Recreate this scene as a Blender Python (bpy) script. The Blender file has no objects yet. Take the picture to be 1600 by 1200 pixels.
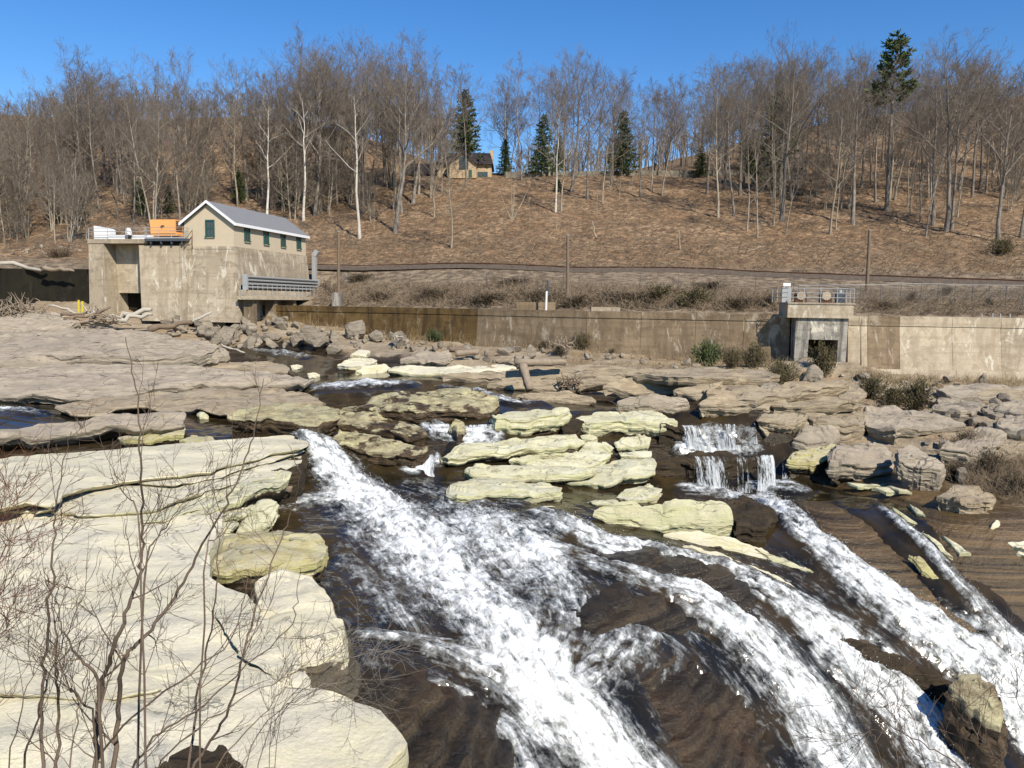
import bpy, math, random
import numpy as np

# ------------------------------------------------------------------ camera, sky, sun, exposure
SC = bpy.context.scene
COL = SC.collection
FPX = 1245.0                       # focal length in pixels of the 1600 px wide photograph
PITCH = math.atan((600 - 470) / FPX)
ROLL = math.radians(0.8)
_cp, _sp = math.cos(PITCH), math.sin(PITCH)
FW = np.array([0, _cp, -_sp]); R0 = np.array([1.0, 0, 0]); U0 = np.array([0, _sp, _cp])
RT = R0 * math.cos(ROLL) + U0 * math.sin(ROLL)
UP = U0 * math.cos(ROLL) - R0 * math.sin(ROLL)
cam_d = bpy.data.cameras.new('camera'); cam = bpy.data.objects.new('camera', cam_d); COL.objects.link(cam)
cam_d.sensor_width = 36; cam_d.lens = 36 * FPX / 1600; cam_d.clip_start = 0.05; cam_d.clip_end = 3000
from mathutils import Matrix
cam.matrix_world = Matrix(((RT[0], UP[0], -FW[0], 0), (RT[1], UP[1], -FW[1], 0), (RT[2], UP[2], -FW[2], 0), (0, 0, 0, 1)))
SC.camera = cam

SUN_EL = math.radians(41); SUN_AZ = math.radians(30)      # sun behind the camera, 30 degrees to its right
world = bpy.data.worlds.new('World'); SC.world = world; world.use_nodes = True
wn = world.node_tree; wn.nodes.clear()
sky = wn.nodes.new('ShaderNodeTexSky'); sky.sky_type = 'NISHITA'; sky.sun_disc = False
sky.sun_elevation = SUN_EL; sky.sun_rotation = math.pi - SUN_AZ
sky.altitude = 200; sky.air_density = 1.0; sky.dust_density = 0.0; sky.ozone_density = 3.5
bg = wn.nodes.new('ShaderNodeBackground'); bg.inputs[1].default_value = 0.12
wo = wn.nodes.new('ShaderNodeOutputWorld')
hs = wn.nodes.new('ShaderNodeHueSaturation'); hs.inputs['Saturation'].default_value = 1.30; hs.inputs['Hue'].default_value = 0.507
wn.links.new(sky.outputs[0], hs.inputs['Color']); wn.links.new(hs.outputs[0], bg.inputs[0]); wn.links.new(bg.outputs[0], wo.inputs[0])
sd = bpy.data.lights.new('sun', 'SUN'); sd.energy = 5.0; sd.angle = math.radians(0.53); sd.color = (1.0, 0.93, 0.80)
sun = bpy.data.objects.new('sun', sd); COL.objects.link(sun)
from mathutils import Vector
_sv = Vector((math.sin(SUN_AZ) * math.cos(SUN_EL), -math.cos(SUN_AZ) * math.cos(SUN_EL), math.sin(SUN_EL)))
sun.rotation_euler = _sv.to_track_quat('Z', 'Y').to_euler()
SC.view_settings.view_transform = 'Standard'; SC.view_settings.look = 'None'
SC.view_settings.exposure = 0.34; SC.view_settings.gamma = 1.0; SC.view_settings.use_curve_mapping = False
SC.cycles.max_bounces = 5; SC.cycles.diffuse_bounces = 1; SC.cycles.glossy_bounces = 2; SC.cycles.transparent_max_bounces = 8
SC.cycles.caustics_reflective = False; SC.cycles.caustics_refractive = False

RS = np.random.RandomState(11)
rnd = random.Random(5)

# ------------------------------------------------------------------ pixel of the photograph -> place in the world
def ray(px, py):
    return FW + (px - 800) / FPX * RT + (600 - py) / FPX * UP
def at(px, py, Y):
    d = ray(px, py); return d * (Y / d[1])
def at_z(px, py, z):
    d = ray(px, py); return d * (z / d[2])

# ------------------------------------------------------------------ noise
_pr = np.random.RandomState(7); _perm = np.concatenate([_pr.permutation(256)] * 3)
_grad = _pr.normal(size=(256, 3)); _grad /= np.linalg.norm(_grad, axis=1)[:, None]
def pn(x, y, z):
    x = np.asarray(x, float); y = np.asarray(y, float) + 0 * x; z = np.asarray(z, float) + 0 * x
    xi = np.floor(x).astype(int); yi = np.floor(y).astype(int); zi = np.floor(z).astype(int)
    xf = x - xi; yf = y - yi; zf = z - zi
    u = xf * xf * xf * (xf * (xf * 6 - 15) + 10); v = yf * yf * yf * (yf * (yf * 6 - 15) + 10); w = zf * zf * zf * (zf * (zf * 6 - 15) + 10)
    xi &= 255; yi &= 255; zi &= 255
    r = 0
    for a in (0, 1):
        for b in (0, 1):
            for c in (0, 1):
                g = _grad[_perm[_perm[_perm[(xi + a) & 255] + ((yi + b) & 255)] + ((zi + c) & 255)]]
                d = g[..., 0] * (xf - a) + g[..., 1] * (yf - b) + g[..., 2] * (zf - c)
                r = r + d * (u if a else 1 - u) * (v if b else 1 - v) * (w if c else 1 - w)
    return r * 1.5
def fbm(x, y, z=0.0, o=4, g=0.5):
    s = 0; a = 1.0; f = 1.0; t = 0
    for i in range(o):
        s = s + a * pn(x * f + 17.3 * i, y * f - 9.1 * i, np.asarray(z) * f + 3.7 * i); t += a; a *= g; f *= 2.03
    return s / t
def sstep(a, b, x):
    t = np.clip((x - a) / (b - a), 0, 1); return t * t * (3 - 2 * t)

class TPS:
    def __init__(self, P, Z, lam=0.0):
        self.P = np.asarray(P, float) / 10; n = len(P)
        K = self.k(self.P, self.P) + lam * np.eye(n)
        Q = np.hstack([np.ones((n, 1)), self.P])
        A = np.block([[K, Q], [Q.T, np.zeros((3, 3))]])
        self.w = np.linalg.solve(A, np.concatenate([np.asarray(Z, float), np.zeros(3)]))
    @staticmethod
    def k(a, b):
        d2 = ((a[:, None, :] - b[None]) ** 2).sum(-1)
        return 0.5 * d2 * np.log(np.maximum(d2, 1e-12))
    def __call__(self, x, y):
        x = np.asarray(x, float); sh = x.shape
        q = np.stack([x.ravel(), np.asarray(y, float).ravel()], 1) / 10
        out = np.empty(len(q))
        for i in range(0, len(q), 20000):
            c = q[i:i + 20000]
            out[i:i + 20000] = self.k(c, self.P) @ self.w[:-3] + self.w[-3] + c @ self.w[-2:]
        return out.reshape(sh)

# ------------------------------------------------------------------ mesh helpers
def link(o, parent=None):
    COL.objects.link(o)
    if parent is not None: o.parent = parent
    return o
def mk(name, V, F, mat, parent=None, loc=None, smooth=False, attrs=None, sharp=None):
    """one mesh object; V are world coordinates, moved into the frame of loc (or of the parent Empty)"""
    V = np.asarray(V, float).reshape(-1, 3)
    me = bpy.data.meshes.new(name)
    off = np.zeros(3)
    if parent is not None:
        q = parent
        while q is not None: off = off + np.array(q.location); q = q.parent
    if loc is not None: base = np.asarray(loc, float)
    else: base = off
    W = V - base
    if isinstance(F, np.ndarray):
        k = F.shape[1]; n = len(F)
        me.vertices.add(len(W)); me.vertices.foreach_set('co', W.ravel())
        me.loops.add(n * k); me.loops.foreach_set('vertex_index', F.ravel().astype(np.int32))
        me.polygons.add(n); me.polygons.foreach_set('loop_start', np.arange(0, n * k, k, dtype=np.int32))
        me.update(calc_edges=True)
    else:
        me.from_pydata(W.tolist(), [], [tuple(f) for f in F])
    if smooth: me.polygons.foreach_set('use_smooth', np.ones(len(me.polygons), bool))
    if sharp: me.set_sharp_from_angle(angle=math.radians(sharp))
    for an, (ty, data) in (attrs or {}).items():
        at_ = me.attributes.new(an, ty, 'POINT')
        at_.data.foreach_set('vector' if ty == 'FLOAT_VECTOR' else 'value', np.asarray(data, np.float32).ravel())
    if mat is not None: me.materials.append(mat)
    me.validate()
    o = bpy.data.objects.new(name, me)
    link(o, parent)
    o.location = base - off
    return o
def tag(o, label=None, cat=None, group=None, kind=None):
    if label: o['label'] = label
    if cat: o['category'] = cat
    if group: o['group'] = group
    if kind: o['kind'] = kind
    return o
def thing(name, label, cat, loc, group=None, rz=0):
    o = bpy.data.objects.new(name, None); o.empty_display_size = 0.2
    link(o); o.location = loc; o.rotation_euler = (0, 0, rz)
    return tag(o, label, cat, group)

class MB:
    """collects boxes, tubes and prisms for one mesh; M maps a local frame into the world"""
    def __init__(self, O=(0, 0, 0), ex=(1, 0, 0), ey=(0, 1, 0), ez=(0, 0, 1)):
        self.V = []; self.F = []; self.O = np.array(O, float); self.A = np.array([ex, ey, ez], float)
    def w(self, p): return self.O + np.asarray(p, float) @ self.A
    def add(self, V, F):
        b = len(self.V); self.V.extend(self.w(np.asarray(V, float)).tolist()); self.F.extend([tuple(i + b for i in f) for f in F]); return self
    def hexa(self, c):
        return self.add(c, [(0, 3, 2, 1), (4, 5, 6, 7), (0, 1, 5, 4), (1, 2, 6, 5), (2, 3, 7, 6), (3, 0, 4, 7)])
    def box(self, x0, x1, y0, y1, z0, z1):
        return self.hexa([(x0, y0, z0), (x1, y0, z0), (x1, y1, z0), (x0, y1, z0), (x0, y0, z1), (x1, y0, z1), (x1, y1, z1), (x0, y1, z1)])
    def tube(self, pts, r, n=6, cap=True):
        pts = np.asarray(pts, float); rr = np.broadcast_to(np.asarray(r, float), (len(pts),))
        V, F = tube_vf(pts, rr, n)
        if cap:
            F = list(map(tuple, F)) + [tuple(range(n))[::-1], tuple(range((len(pts) - 1) * n, len(pts) * n))]
        return self.add(V, F)
    def prism(self, prof, axis, a, b):
        """extrude a 2-D profile along axis (0,1,2) from a to b"""
        n = len(prof); V = []
        for t in (a, b):
            for (p, q) in prof:
                v = [0, 0, 0]; v[axis] = t; oth = [i for i in range(3) if i != axis]; v[oth[0]] = p; v[oth[1]] = q; V.append(v)
        F = [tuple(range(n))[::-1], tuple(range(n, 2 * n))] + [(i, (i + 1) % n, n + (i + 1) % n, n + i) for i in range(n)]
        return self.add(V, F)
    def build(self, name, mat, parent=None, loc=None, smooth=False):
        o = mk(name, self.V, self.F, mat, parent, loc, smooth)
        import bmesh
        bm = bmesh.new(); bm.from_mesh(o.data); bmesh.ops.recalc_face_normals(bm, faces=bm.faces); bm.to_mesh(o.data); bm.free()
        return o

def xcross(a, b):
    return np.stack([a[..., 1] * b[..., 2] - a[..., 2] * b[..., 1], a[..., 2] * b[..., 0] - a[..., 0] * b[..., 2], a[..., 0] * b[..., 1] - a[..., 1] * b[..., 0]], -1)
def tube_vf(pts, rr, n):
    d = np.gradient(pts, axis=0); d /= np.maximum(np.linalg.norm(d, axis=1), 1e-9)[:, None]
    ref = np.array([0.31, 0.2, 0.93]); ref = ref / np.linalg.norm(ref)
    if abs(d @ ref).max() > 0.97: ref = np.array([0.9, -0.4, 0.1])
    a = xcross(d, ref + 0 * d); a /= np.maximum(np.linalg.norm(a, axis=1), 1e-9)[:, None]; b = xcross(d, a)
    th = np.arange(n) / n * 2 * math.pi
    V = pts[:, None, :] + rr[:, None, None] * (np.cos(th)[None, :, None] * a[:, None, :] + np.sin(th)[None, :, None] * b[:, None, :])
    m = len(pts); i = np.arange(m - 1)[:, None] * n; j = np.arange(n)[None]; j2 = (j + 1) % n
    F = np.stack([i + j, i + j2, i + n + j2, i + n + j], -1).reshape(-1, 4)
    return V.reshape(-1, 3), F

class Tubes:
    """many tubes in one mesh (branches of one plant), built in batches of equal length"""
    def __init__(self): self.L = {}
    def add(self, pts, rr, n):
        self.L.setdefault((len(pts), n), []).append((pts, rr))
    def arrays(self):
        VV = []; FF = []; off = 0
        th0 = np.array([0.31, 0.2, 0.93]); th0 /= np.linalg.norm(th0); th1 = np.array([0.91, -0.4, 0.1]); th1 /= np.linalg.norm(th1)
        for (m, n), lst in self.L.items():
            P = np.array([q[0] for q in lst], float); Rr = np.array([q[1] for q in lst], float); k = len(lst)
            d = np.empty_like(P); d[:, 1:-1] = P[:, 2:] - P[:, :-2]; d[:, 0] = P[:, 1] - P[:, 0]; d[:, -1] = P[:, -1] - P[:, -2]
            d /= np.maximum(np.sqrt((d * d).sum(-1, keepdims=True)), 1e-9)
            bad = np.abs(d @ th0).max(1) > 0.95
            ref = np.where(bad[:, None, None], th1, th0) + 0 * d
            a = xcross(d, ref); a /= np.maximum(np.sqrt((a * a).sum(-1, keepdims=True)), 1e-9); b = xcross(d, a)
            th = np.arange(n) / n * 2 * math.pi
            V = P[:, :, None, :] + Rr[:, :, None, None] * (np.cos(th)[:, None] * a[:, :, None, :] + np.sin(th)[:, None] * b[:, :, None, :])
            i_ = np.arange(m - 1)[:, None] * n; j_ = np.arange(n)[None]; j2 = (j_ + 1) % n
            F = np.stack([i_ + j_, i_ + j2, i_ + n + j2, i_ + n + j_], -1).reshape(-1, 4)
            F = (F[None] + (np.arange(k) * m * n)[:, None, None]).reshape(-1, 4) + off
            VV.append(V.reshape(-1, 3)); FF.append(F); off += k * m * n
        return np.concatenate(VV), np.concatenate(FF)

# ------------------------------------------------------------------ materials
class NT:
    def __init__(self, name):
        self.m = bpy.data.materials.new(name); self.m.use_nodes = True; self.t = self.m.node_tree; self.t.nodes.clear()
        self.out = self.t.nodes.new('ShaderNodeOutputMaterial')
        self.pos = self.t.nodes.new('ShaderNodeNewGeometry').outputs['Position']
    def node(self, ty, ins=None, **kw):
        n = self.t.nodes.new(ty)
        for k, v in kw.items(): setattr(n, k, v)
        for k, v in (ins or {}).items(): self.set(n.inputs[k], v)
        return n
    def set(self, sock, v):
        if hasattr(v, 'is_output'): self.t.links.new(v, sock)
        else:
            if isinstance(v, (tuple, list)) and len(v) == 3 and sock.type == 'RGBA': v = (*v, 1)
            sock.default_value = v
    def scale(self, v, s):
        return self.node('ShaderNodeVectorMath', {0: v, 1: s}, operation='MULTIPLY').outputs[0]
    def noise(self, scale, vec=None, detail=5, rough=0.55, dist=0.0):
        return self.node('ShaderNodeTexNoise', {'Vector': vec or self.pos, 'Scale': scale, 'Detail': detail, 'Roughness': rough, 'Distortion': dist}).outputs['Fac']
    def ramp(self, f, a, b):
        return self.node('ShaderNodeMapRange', {0: f, 1: a, 2: b}, interpolation_type='SMOOTHSTEP').outputs[0]
    def math(self, op, a, b=0.0, c=None):
        ins = {0: a, 1: b}
        if c is not None: ins[2] = c
        return self.node('ShaderNodeMath', ins, operation=op).outputs[0]
    def mix(self, f, a, b, mode='MIX'):
        n = self.node('ShaderNodeMix', data_type='RGBA', blend_type=mode)
        self.set(n.inputs[0], f); self.set(n.inputs[6], a); self.set(n.inputs[7], b); return n.outputs[2]
    def attr(self, name, out='Fac'): return self.node('ShaderNodeAttribute', attribute_name=name).outputs[out]
    def bump(self, h, strength=0.5, dist=0.05):
        return self.node('ShaderNodeBump', {'Height': h, 'Strength': strength, 'Distance': dist}).outputs[0]
    def bsdf(self, col, rough=0.8, normal=None, spec=0.3, **kw):
        ins = {'Base Color': col, 'Roughness': rough, 'Specular IOR Level': spec}
        if normal is not None: ins['Normal'] = normal
        ins.update(kw)
        return self.node('ShaderNodeBsdfPrincipled', ins).outputs[0]
    def done(self, sh): self.set(self.out.inputs[0], sh); return self.m

def rock_mat(name, c1, c2, c3, wet=(0.030, 0.021, 0.012), wetk=1.0, lichen=0.5, strata=1.0, side=None, crack=0.45, bmp=0.9):
    t = NT(name)
    nz = t.node('ShaderNodeSeparateXYZ', {0: t.node('ShaderNodeNewGeometry').outputs['Normal']}).outputs[2]
    big = t.ramp(t.noise(0.45, detail=5, rough=0.6), 0.35, 0.65)
    med = t.ramp(t.noise(1.0, t.scale(t.pos, (1.0, 1.0, 4.0)), detail=8, rough=0.66), 0.42, 0.62)
    st = t.noise(1.0, t.scale(t.pos, (0.45, 0.45, 9.0)), detail=6, rough=0.68, dist=0.8)
    col = t.mix(big, c1, c2)
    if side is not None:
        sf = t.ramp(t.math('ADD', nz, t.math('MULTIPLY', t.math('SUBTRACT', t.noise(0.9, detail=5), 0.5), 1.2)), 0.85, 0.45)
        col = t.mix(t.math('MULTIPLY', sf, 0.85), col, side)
    col = t.mix(t.math('MULTIPLY', med, 0.8), col, c3)
    col = t.mix(t.math('MULTIPLY', t.ramp(st, 0.56, 0.68), 0.75 * strata), col, tuple(x * 0.32 for x in c3))
    spk = t.ramp(t.noise(4.0, detail=10, rough=0.74), 0.55, 0.66)
    col = t.mix(t.math('MULTIPLY', spk, lichen), col, tuple(x * 0.33 for x in c1))
    col = t.mix(t.math('MULTIPLY', t.ramp(t.noise(14.0, detail=5, rough=0.7), 0.35, 0.65), 0.35), col, tuple(x * 0.66 for x in c2))
    wv = t.node('ShaderNodeVectorMath', {0: t.scale(t.pos, (0.22, 0.22, 2.2)), 1: t.scale(t.node('ShaderNodeTexNoise', {'Vector': t.pos, 'Scale': 0.9, 'Detail': 5}).outputs['Color'], (0.9, 0.9, 0.9))}, operation='ADD').outputs[0]
    ck = t.node('ShaderNodeTexVoronoi', {'Vector': wv, 'Scale': 1.0}, feature='DISTANCE_TO_EDGE').outputs['Distance']
    ckf = t.math('MULTIPLY', t.math('MULTIPLY', t.ramp(ck, 0.022, 0.004), crack), t.ramp(t.noise(0.6, detail=3), 0.42, 0.55))
    col = t.mix(ckf, col, tuple(x * 0.12 for x in c3))
    w = t.attr('wet')
    wn_ = t.noise(0.75, t.scale(t.pos, (1, 1, 2.0)), detail=9, rough=0.66)
    wf = t.ramp(t.math('ADD', w, t.math('MULTIPLY', t.math('SUBTRACT', wn_, 0.5), 1.9)), 0.54, 0.62)
    wf = t.math('MULTIPLY', wf, wetk)
    wcol = t.mix(t.ramp(t.noise(2.4, detail=7, rough=0.65), 0.4, 0.65), wet, tuple(x * 2.6 for x in wet))
    col = t.mix(t.math('MULTIPLY', t.node('ShaderNodeObjectInfo').outputs['Random'], 0.30), col, tuple(x * 0.62 for x in c2))
    col = t.mix(wf, col, wcol)
    h = t.math('ADD', t.noise(2.4, t.scale(t.pos, (1, 1, 2.2)), detail=10, rough=0.68), t.math('MULTIPLY', st, 0.6 * strata))
    h = t.math('SUBTRACT', h, t.math('MULTIPLY', ckf, 0.6))
    rough = t.math('SUBTRACT', 0.88, t.math('MULTIPLY', wf, 0.50))
    return t.done(t.bsdf(col, rough, t.bump(h, bmp, 0.14), 0.3))

def concrete_mat(name, base, dark, white=0.5, streak=0.6, lines=0.5):
    t = NT(name)
    a = t.ramp(t.noise(0.35, detail=4), 0.35, 0.65)
    col = t.mix(t.math('MULTIPLY', a, 0.8), base, tuple(0.5 * x + 0.5 * y for x, y in zip(base, dark)))
    sv = t.noise(1.0, t.scale(t.pos, (1.6, 1.6, 0.16)), detail=6, rough=0.65, dist=0.4)
    col = t.mix(t.math('MULTIPLY', t.ramp(sv, 0.46, 0.62), streak), col, dark)
    ln = t.noise(1.0, t.scale(t.pos, (0.12, 0.12, 2.6)), detail=5, rough=0.7)
    col = t.mix(t.math('MULTIPLY', t.ramp(ln, 0.50, 0.60), lines * 0.7), col, dark)
    wv = t.noise(1.0, t.scale(t.pos, (1.1, 1.1, 0.35)), detail=7, rough=0.7, dist=1.0)
    col = t.mix(t.math('MULTIPLY', t.ramp(wv, 0.56, 0.62), white), col, (0.62, 0.56, 0.45))
    bl = t.noise(1.1, detail=8, rough=0.7, dist=0.6)
    col = t.mix(t.math('MULTIPLY', t.ramp(bl, 0.50, 0.60), 0.6), col, dark)
    fine = t.noise(7.0, detail=6, rough=0.7)
    col = t.mix(t.math('MULTIPLY', t.ramp(fine, 0.4, 0.7), 0.22), col, tuple(x * 0.45 for x in base))
    h = t.math('ADD', fine, t.math('MULTIPLY', ln, 0.6))
    return t.done(t.bsdf(col, 0.9, t.bump(h, 0.5, 0.05), 0.2))

def plain_mat(name, c, rough=0.6, metal=0.0, var=0.2, scale=4.0, spec=0.3):
    t = NT(name)
    n = t.ramp(t.noise(scale, detail=6, rough=0.65), 0.3, 0.7)
    col = t.mix(t.math('MULTIPLY', n, var * 2), c, tuple(x * 0.55 for x in c))
    return t.done(t.bsdf(col, rough, t.bump(t.noise(scale * 6), 0.15, 0.01), spec, Metallic=metal))

def bark_mat(name, c1, c2, spots=0.0):
    t = NT(name)
    n = t.ramp(t.noise(1.0, t.scale(t.pos, (6, 6, 1.2)), detail=4), 0.35, 0.65)
    col = t.mix(n, c1, c2)
    oi = t.node('ShaderNodeObjectInfo').outputs['Random']
    col = t.mix(t.math('MULTIPLY', oi, 0.55), col, tuple(0.5 * (x + y) * 0.55 for x, y in zip(c1, c2)))
    if spots:
        s = t.ramp(t.noise(1.0, t.scale(t.pos, (2.0, 2.0, 5.0)), detail=3), 0.60, 0.66)
        col = t.mix(t.math('MULTIPLY', s, spots), col, (0.05, 0.045, 0.04))
    return t.done(t.bsdf(col, 0.9, None, 0.15))

M = {}
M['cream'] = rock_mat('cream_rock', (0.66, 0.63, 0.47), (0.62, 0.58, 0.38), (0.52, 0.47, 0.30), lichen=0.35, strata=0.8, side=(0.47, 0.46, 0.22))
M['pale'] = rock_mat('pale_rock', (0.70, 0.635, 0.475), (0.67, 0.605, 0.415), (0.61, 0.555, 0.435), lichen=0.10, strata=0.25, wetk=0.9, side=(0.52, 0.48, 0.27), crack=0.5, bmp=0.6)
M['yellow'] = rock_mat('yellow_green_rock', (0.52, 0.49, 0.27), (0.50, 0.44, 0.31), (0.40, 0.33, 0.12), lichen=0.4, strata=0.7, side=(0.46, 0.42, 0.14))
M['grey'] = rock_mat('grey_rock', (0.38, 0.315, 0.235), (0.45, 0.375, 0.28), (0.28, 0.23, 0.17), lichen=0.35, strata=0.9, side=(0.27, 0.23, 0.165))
M['tan'] = rock_mat('tan_rock', (0.45, 0.355, 0.225), (0.37, 0.305, 0.215), (0.26, 0.19, 0.12), lichen=0.45, strata=1.1)
M['mossy'] = rock_mat('mossy_rock', (0.55, 0.50, 0.27), (0.42, 0.37, 0.23), (0.16, 0.115, 0.065), wet=(0.042, 0.028, 0.015), lichen=0.6, strata=1.0)
M['rubble'] = rock_mat('rubble_stone', (0.40, 0.335, 0.25), (0.28, 0.235, 0.175), (0.17, 0.135, 0.10), lichen=0.45, strata=0.5, wetk=0.0, crack=0.4)
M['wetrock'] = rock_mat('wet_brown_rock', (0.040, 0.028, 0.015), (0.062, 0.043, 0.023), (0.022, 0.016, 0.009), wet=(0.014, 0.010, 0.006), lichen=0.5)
M['conc'] = concrete_mat('tan_concrete', (0.44, 0.365, 0.265), (0.23, 0.18, 0.125), 0.85, 0.5, 0.6)
M['conc_pale'] = concrete_mat('pale_concrete', (0.50, 0.415, 0.30), (0.28, 0.22, 0.15), 0.8, 0.5, 0.5)
M['conc_dark'] = concrete_mat('brown_stained_concrete', (0.255, 0.188, 0.118), (0.12, 0.085, 0.053), 0.35, 0.55, 0.5)
M['conc_rust'] = concrete_mat('rust_stained_concrete', (0.145, 0.090, 0.034), (0.05, 0.032, 0.015), 0.15, 0.8, 0.5)
M['conc_wet_shade'] = concrete_mat('black_wet_shaded_concrete', (0.020, 0.017, 0.010), (0.010, 0.009, 0.006), 0.02, 0.7, 0.3)  # damp concrete, with the shade on wall and openings put into its black
M['conc_grey'] = concrete_mat('white_streaked_concrete', (0.40, 0.365, 0.31), (0.10, 0.09, 0.075), 1.0, 0.9, 0.3)
M['stucco'] = plain_mat('beige_stucco', (0.53, 0.44, 0.315), 0.9, 0, 0.08, 1.5)
M['roof'] = plain_mat('grey_roofing', (0.20, 0.20, 0.205), 0.7, 0, 0.08, 2.0)
M['white'] = plain_mat('white_paint', (0.78, 0.78, 0.78), 0.5, 0, 0.05)
M['green'] = plain_mat('dark_green_paint', (0.022, 0.095, 0.075), 0.5, 0, 0.15)
M['glass'] = plain_mat('window_glass', (0.055, 0.065, 0.07), 0.06, 0, 0.1, 1.0, 0.6)
M['galv'] = plain_mat('galvanised_steel', (0.46, 0.46, 0.45), 0.45, 0.4, 0.1)
M['steel_dark'] = plain_mat('dark_steel', (0.09, 0.10, 0.115), 0.5, 0.3, 0.15)
M['orange'] = plain_mat('orange_paint', (0.88, 0.40, 0.13), 0.5, 0, 0.08, 1.5)
M['yellow_paint'] = plain_mat('yellow_paint', (0.62, 0.50, 0.04), 0.5)
M['rust'] = plain_mat('rusty_iron', (0.12, 0.06, 0.035), 0.85, 0.1, 0.3)
M['black'] = plain_mat('black_iron', (0.02, 0.02, 0.02), 0.6)
M['wood'] = plain_mat('pole_wood', (0.20, 0.145, 0.10), 0.9, 0, 0.25, 3.0)
M['drift'] = plain_mat('driftwood', (0.30, 0.235, 0.17), 0.9, 0, 0.3, 5.0)
M['drift_pale'] = plain_mat('bleached_driftwood', (0.44, 0.39, 0.32), 0.9, 0, 0.2, 5.0)
M['bark'] = bark_mat('grey_brown_bark', (0.33, 0.285, 0.235), (0.13, 0.108, 0.088))
M['bark_pale'] = bark_mat('pale_grey_bark', (0.40, 0.345, 0.265), (0.24, 0.20, 0.15))
M['twig'] = bark_mat('brown_twigs', (0.25, 0.205, 0.158), (0.15, 0.122, 0.094))
M['twig_mauve'] = bark_mat('mauve_twigs', (0.26, 0.212, 0.178), (0.165, 0.13, 0.11))
M['birch'] = bark_mat('white_birch_bark', (0.66, 0.61, 0.53), (0.50, 0.45, 0.38), 0.6)
M['birch_twig'] = bark_mat('birch_twigs', (0.36, 0.31, 0.26), (0.22, 0.18, 0.145))
M['shrub_bark'] = bark_mat('shrub_bark', (0.185, 0.135, 0.098), (0.105, 0.076, 0.055))
M['red_twig'] = bark_mat('reddish_twigs', (0.20, 0.095, 0.055), (0.13, 0.06, 0.035))
M['grey_twig'] = bark_mat('grey_twigs', (0.25, 0.215, 0.175), (0.17, 0.14, 0.11))
M['needles'] = bark_mat('evergreen_needles', (0.085, 0.115, 0.036), (0.048, 0.068, 0.024))
M['needles_olive'] = bark_mat('olive_needles', (0.150, 0.122, 0.058), (0.10, 0.080, 0.038))
M['needles_brown'] = bark_mat('brown_shrub_twigs', (0.115, 0.080, 0.045), (0.07, 0.05, 0.03))
M['conc_white'] = concrete_mat('lime_streaked_concrete', (0.50, 0.42, 0.31), (0.26, 0.20, 0.135), 1.0, 0.5, 0.4)
M['litter'] = bark_mat('dead_weeds', (0.34, 0.23, 0.14), (0.19, 0.125, 0.078))
M['straw'] = bark_mat('dry_straw', (0.42, 0.325, 0.19), (0.29, 0.215, 0.125))
M['brush'] = bark_mat('dry_brush', (0.32, 0.245, 0.165), (0.20, 0.145, 0.095))
# ------------------------------------------------------------------ the land: heights from places in the photograph
BED_PTS = [  # px, py, distance
 (-250,505,78),(0,500,78),(150,492,78),(300,508,77),(430,548,70),(420,520,74),(560,585,60),(560,598,54),(560,618,50.5),(560,640,46.5),
 (-200,560,62),(0,560,64),(200,575,60),(350,600,56),(100,640,46),(300,645,45),(-200,650,42),(30,652,42),(250,668,41),(400,664,42),(460,680,39.5),(490,690,38.3),(515,730,36.6),
 (540,775,34.6),(620,550,66),(650,530,73.5),(760,545,69),(760,600,54),(700,668,41.8),(760,668,41.8),(720,690,40.4),(640,745,37.3),(600,690,40.5),
 (900,546,66),(900,600,54),(900,640,47),(1000,570,61),(1000,630,49),(1100,660,43.8),(1180,662,43.2),(1110,704,42.9),(1180,704,42.7),(1130,776,40.2),(1210,770,40.2),
 (1050,680,43.6),(1050,760,40.3),(900,690,42),(900,745,39),(780,745,38.2),(900,780,36),(1000,790,35.5),
 (600,800,33),(700,800,33.6),(850,818,31.6),(950,850,30.8),(1050,850,31.8),(1100,830,33.5),
 (700,900,27),(850,900,27.6),(1000,900,28.4),(1000,1000,24.6),(1000,1100,22),(1000,1190,20.4),(800,1000,23),(800,1100,20.4),(800,1190,18.5),
 (1200,900,30.6),(1200,1000,27.2),(1200,1100,24.8),(1200,1190,23),(1250,800,36),(1400,850,33),(1400,950,30),(1400,1050,27.6),(1400,1190,25),
 (1590,850,32.6),(1590,950,30.4),(1590,1050,28.5),(1590,1190,26.2),(1590,780,36),(1450,762,38.5),(1300,752,40),(1590,720,40),(1800,760,38),(1800,1000,30),(1800,1200,27),
 (560,860,28.2),(560,920,24.8),(600,1040,19.6),(650,1190,16.6),(480,960,22.2),(420,860,27.5),(420,780,33),
 (1300,600,57),(1500,605,56),(1500,640,50),(1300,655,45.8),(1590,650,46),(1450,690,42),(1300,690,43),(1230,576,62),(1285,575,57.5),(1335,580,57.5),(1400,586,61),(1600,592,60),(1900,600,58)]
BED_XY, BED_Z = [], []
for (a, b, Y) in BED_PTS:
    p = at(a, b, Y); BED_XY.append(p[:2]); BED_Z.append(p[2])
# ground that the big left ledge lies on, and far corners
for (x, y, z) in [(-6, 14, -9.3), (-11, 18, -9.0), (-8, 25, -8.9), (-18, 28, -8.6), (-20, 34, -7.9), (-13, 34, -8.0), (-14, 12, -8.8), (-3, 11, -10.2), (-24, 20, -8.4),
                  (4, 14, -12.4), (10, 16, -14.0), (17, 20, -15.0), (28, 24, -15.6), (-32, 34, -6.6), (-45, 55, -5.2), (-50, 78, -1.8), (45, 55, -5.4), (45, 35, -9.5), (8, 9, -13.5), (22, 10, -17), (-12, 6, -9.2), (3, 5, -12.5)]:
    BED_XY.append((x, y)); BED_Z.append(z)
bed_tps = TPS(BED_XY, BED_Z, 0.002)

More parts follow.
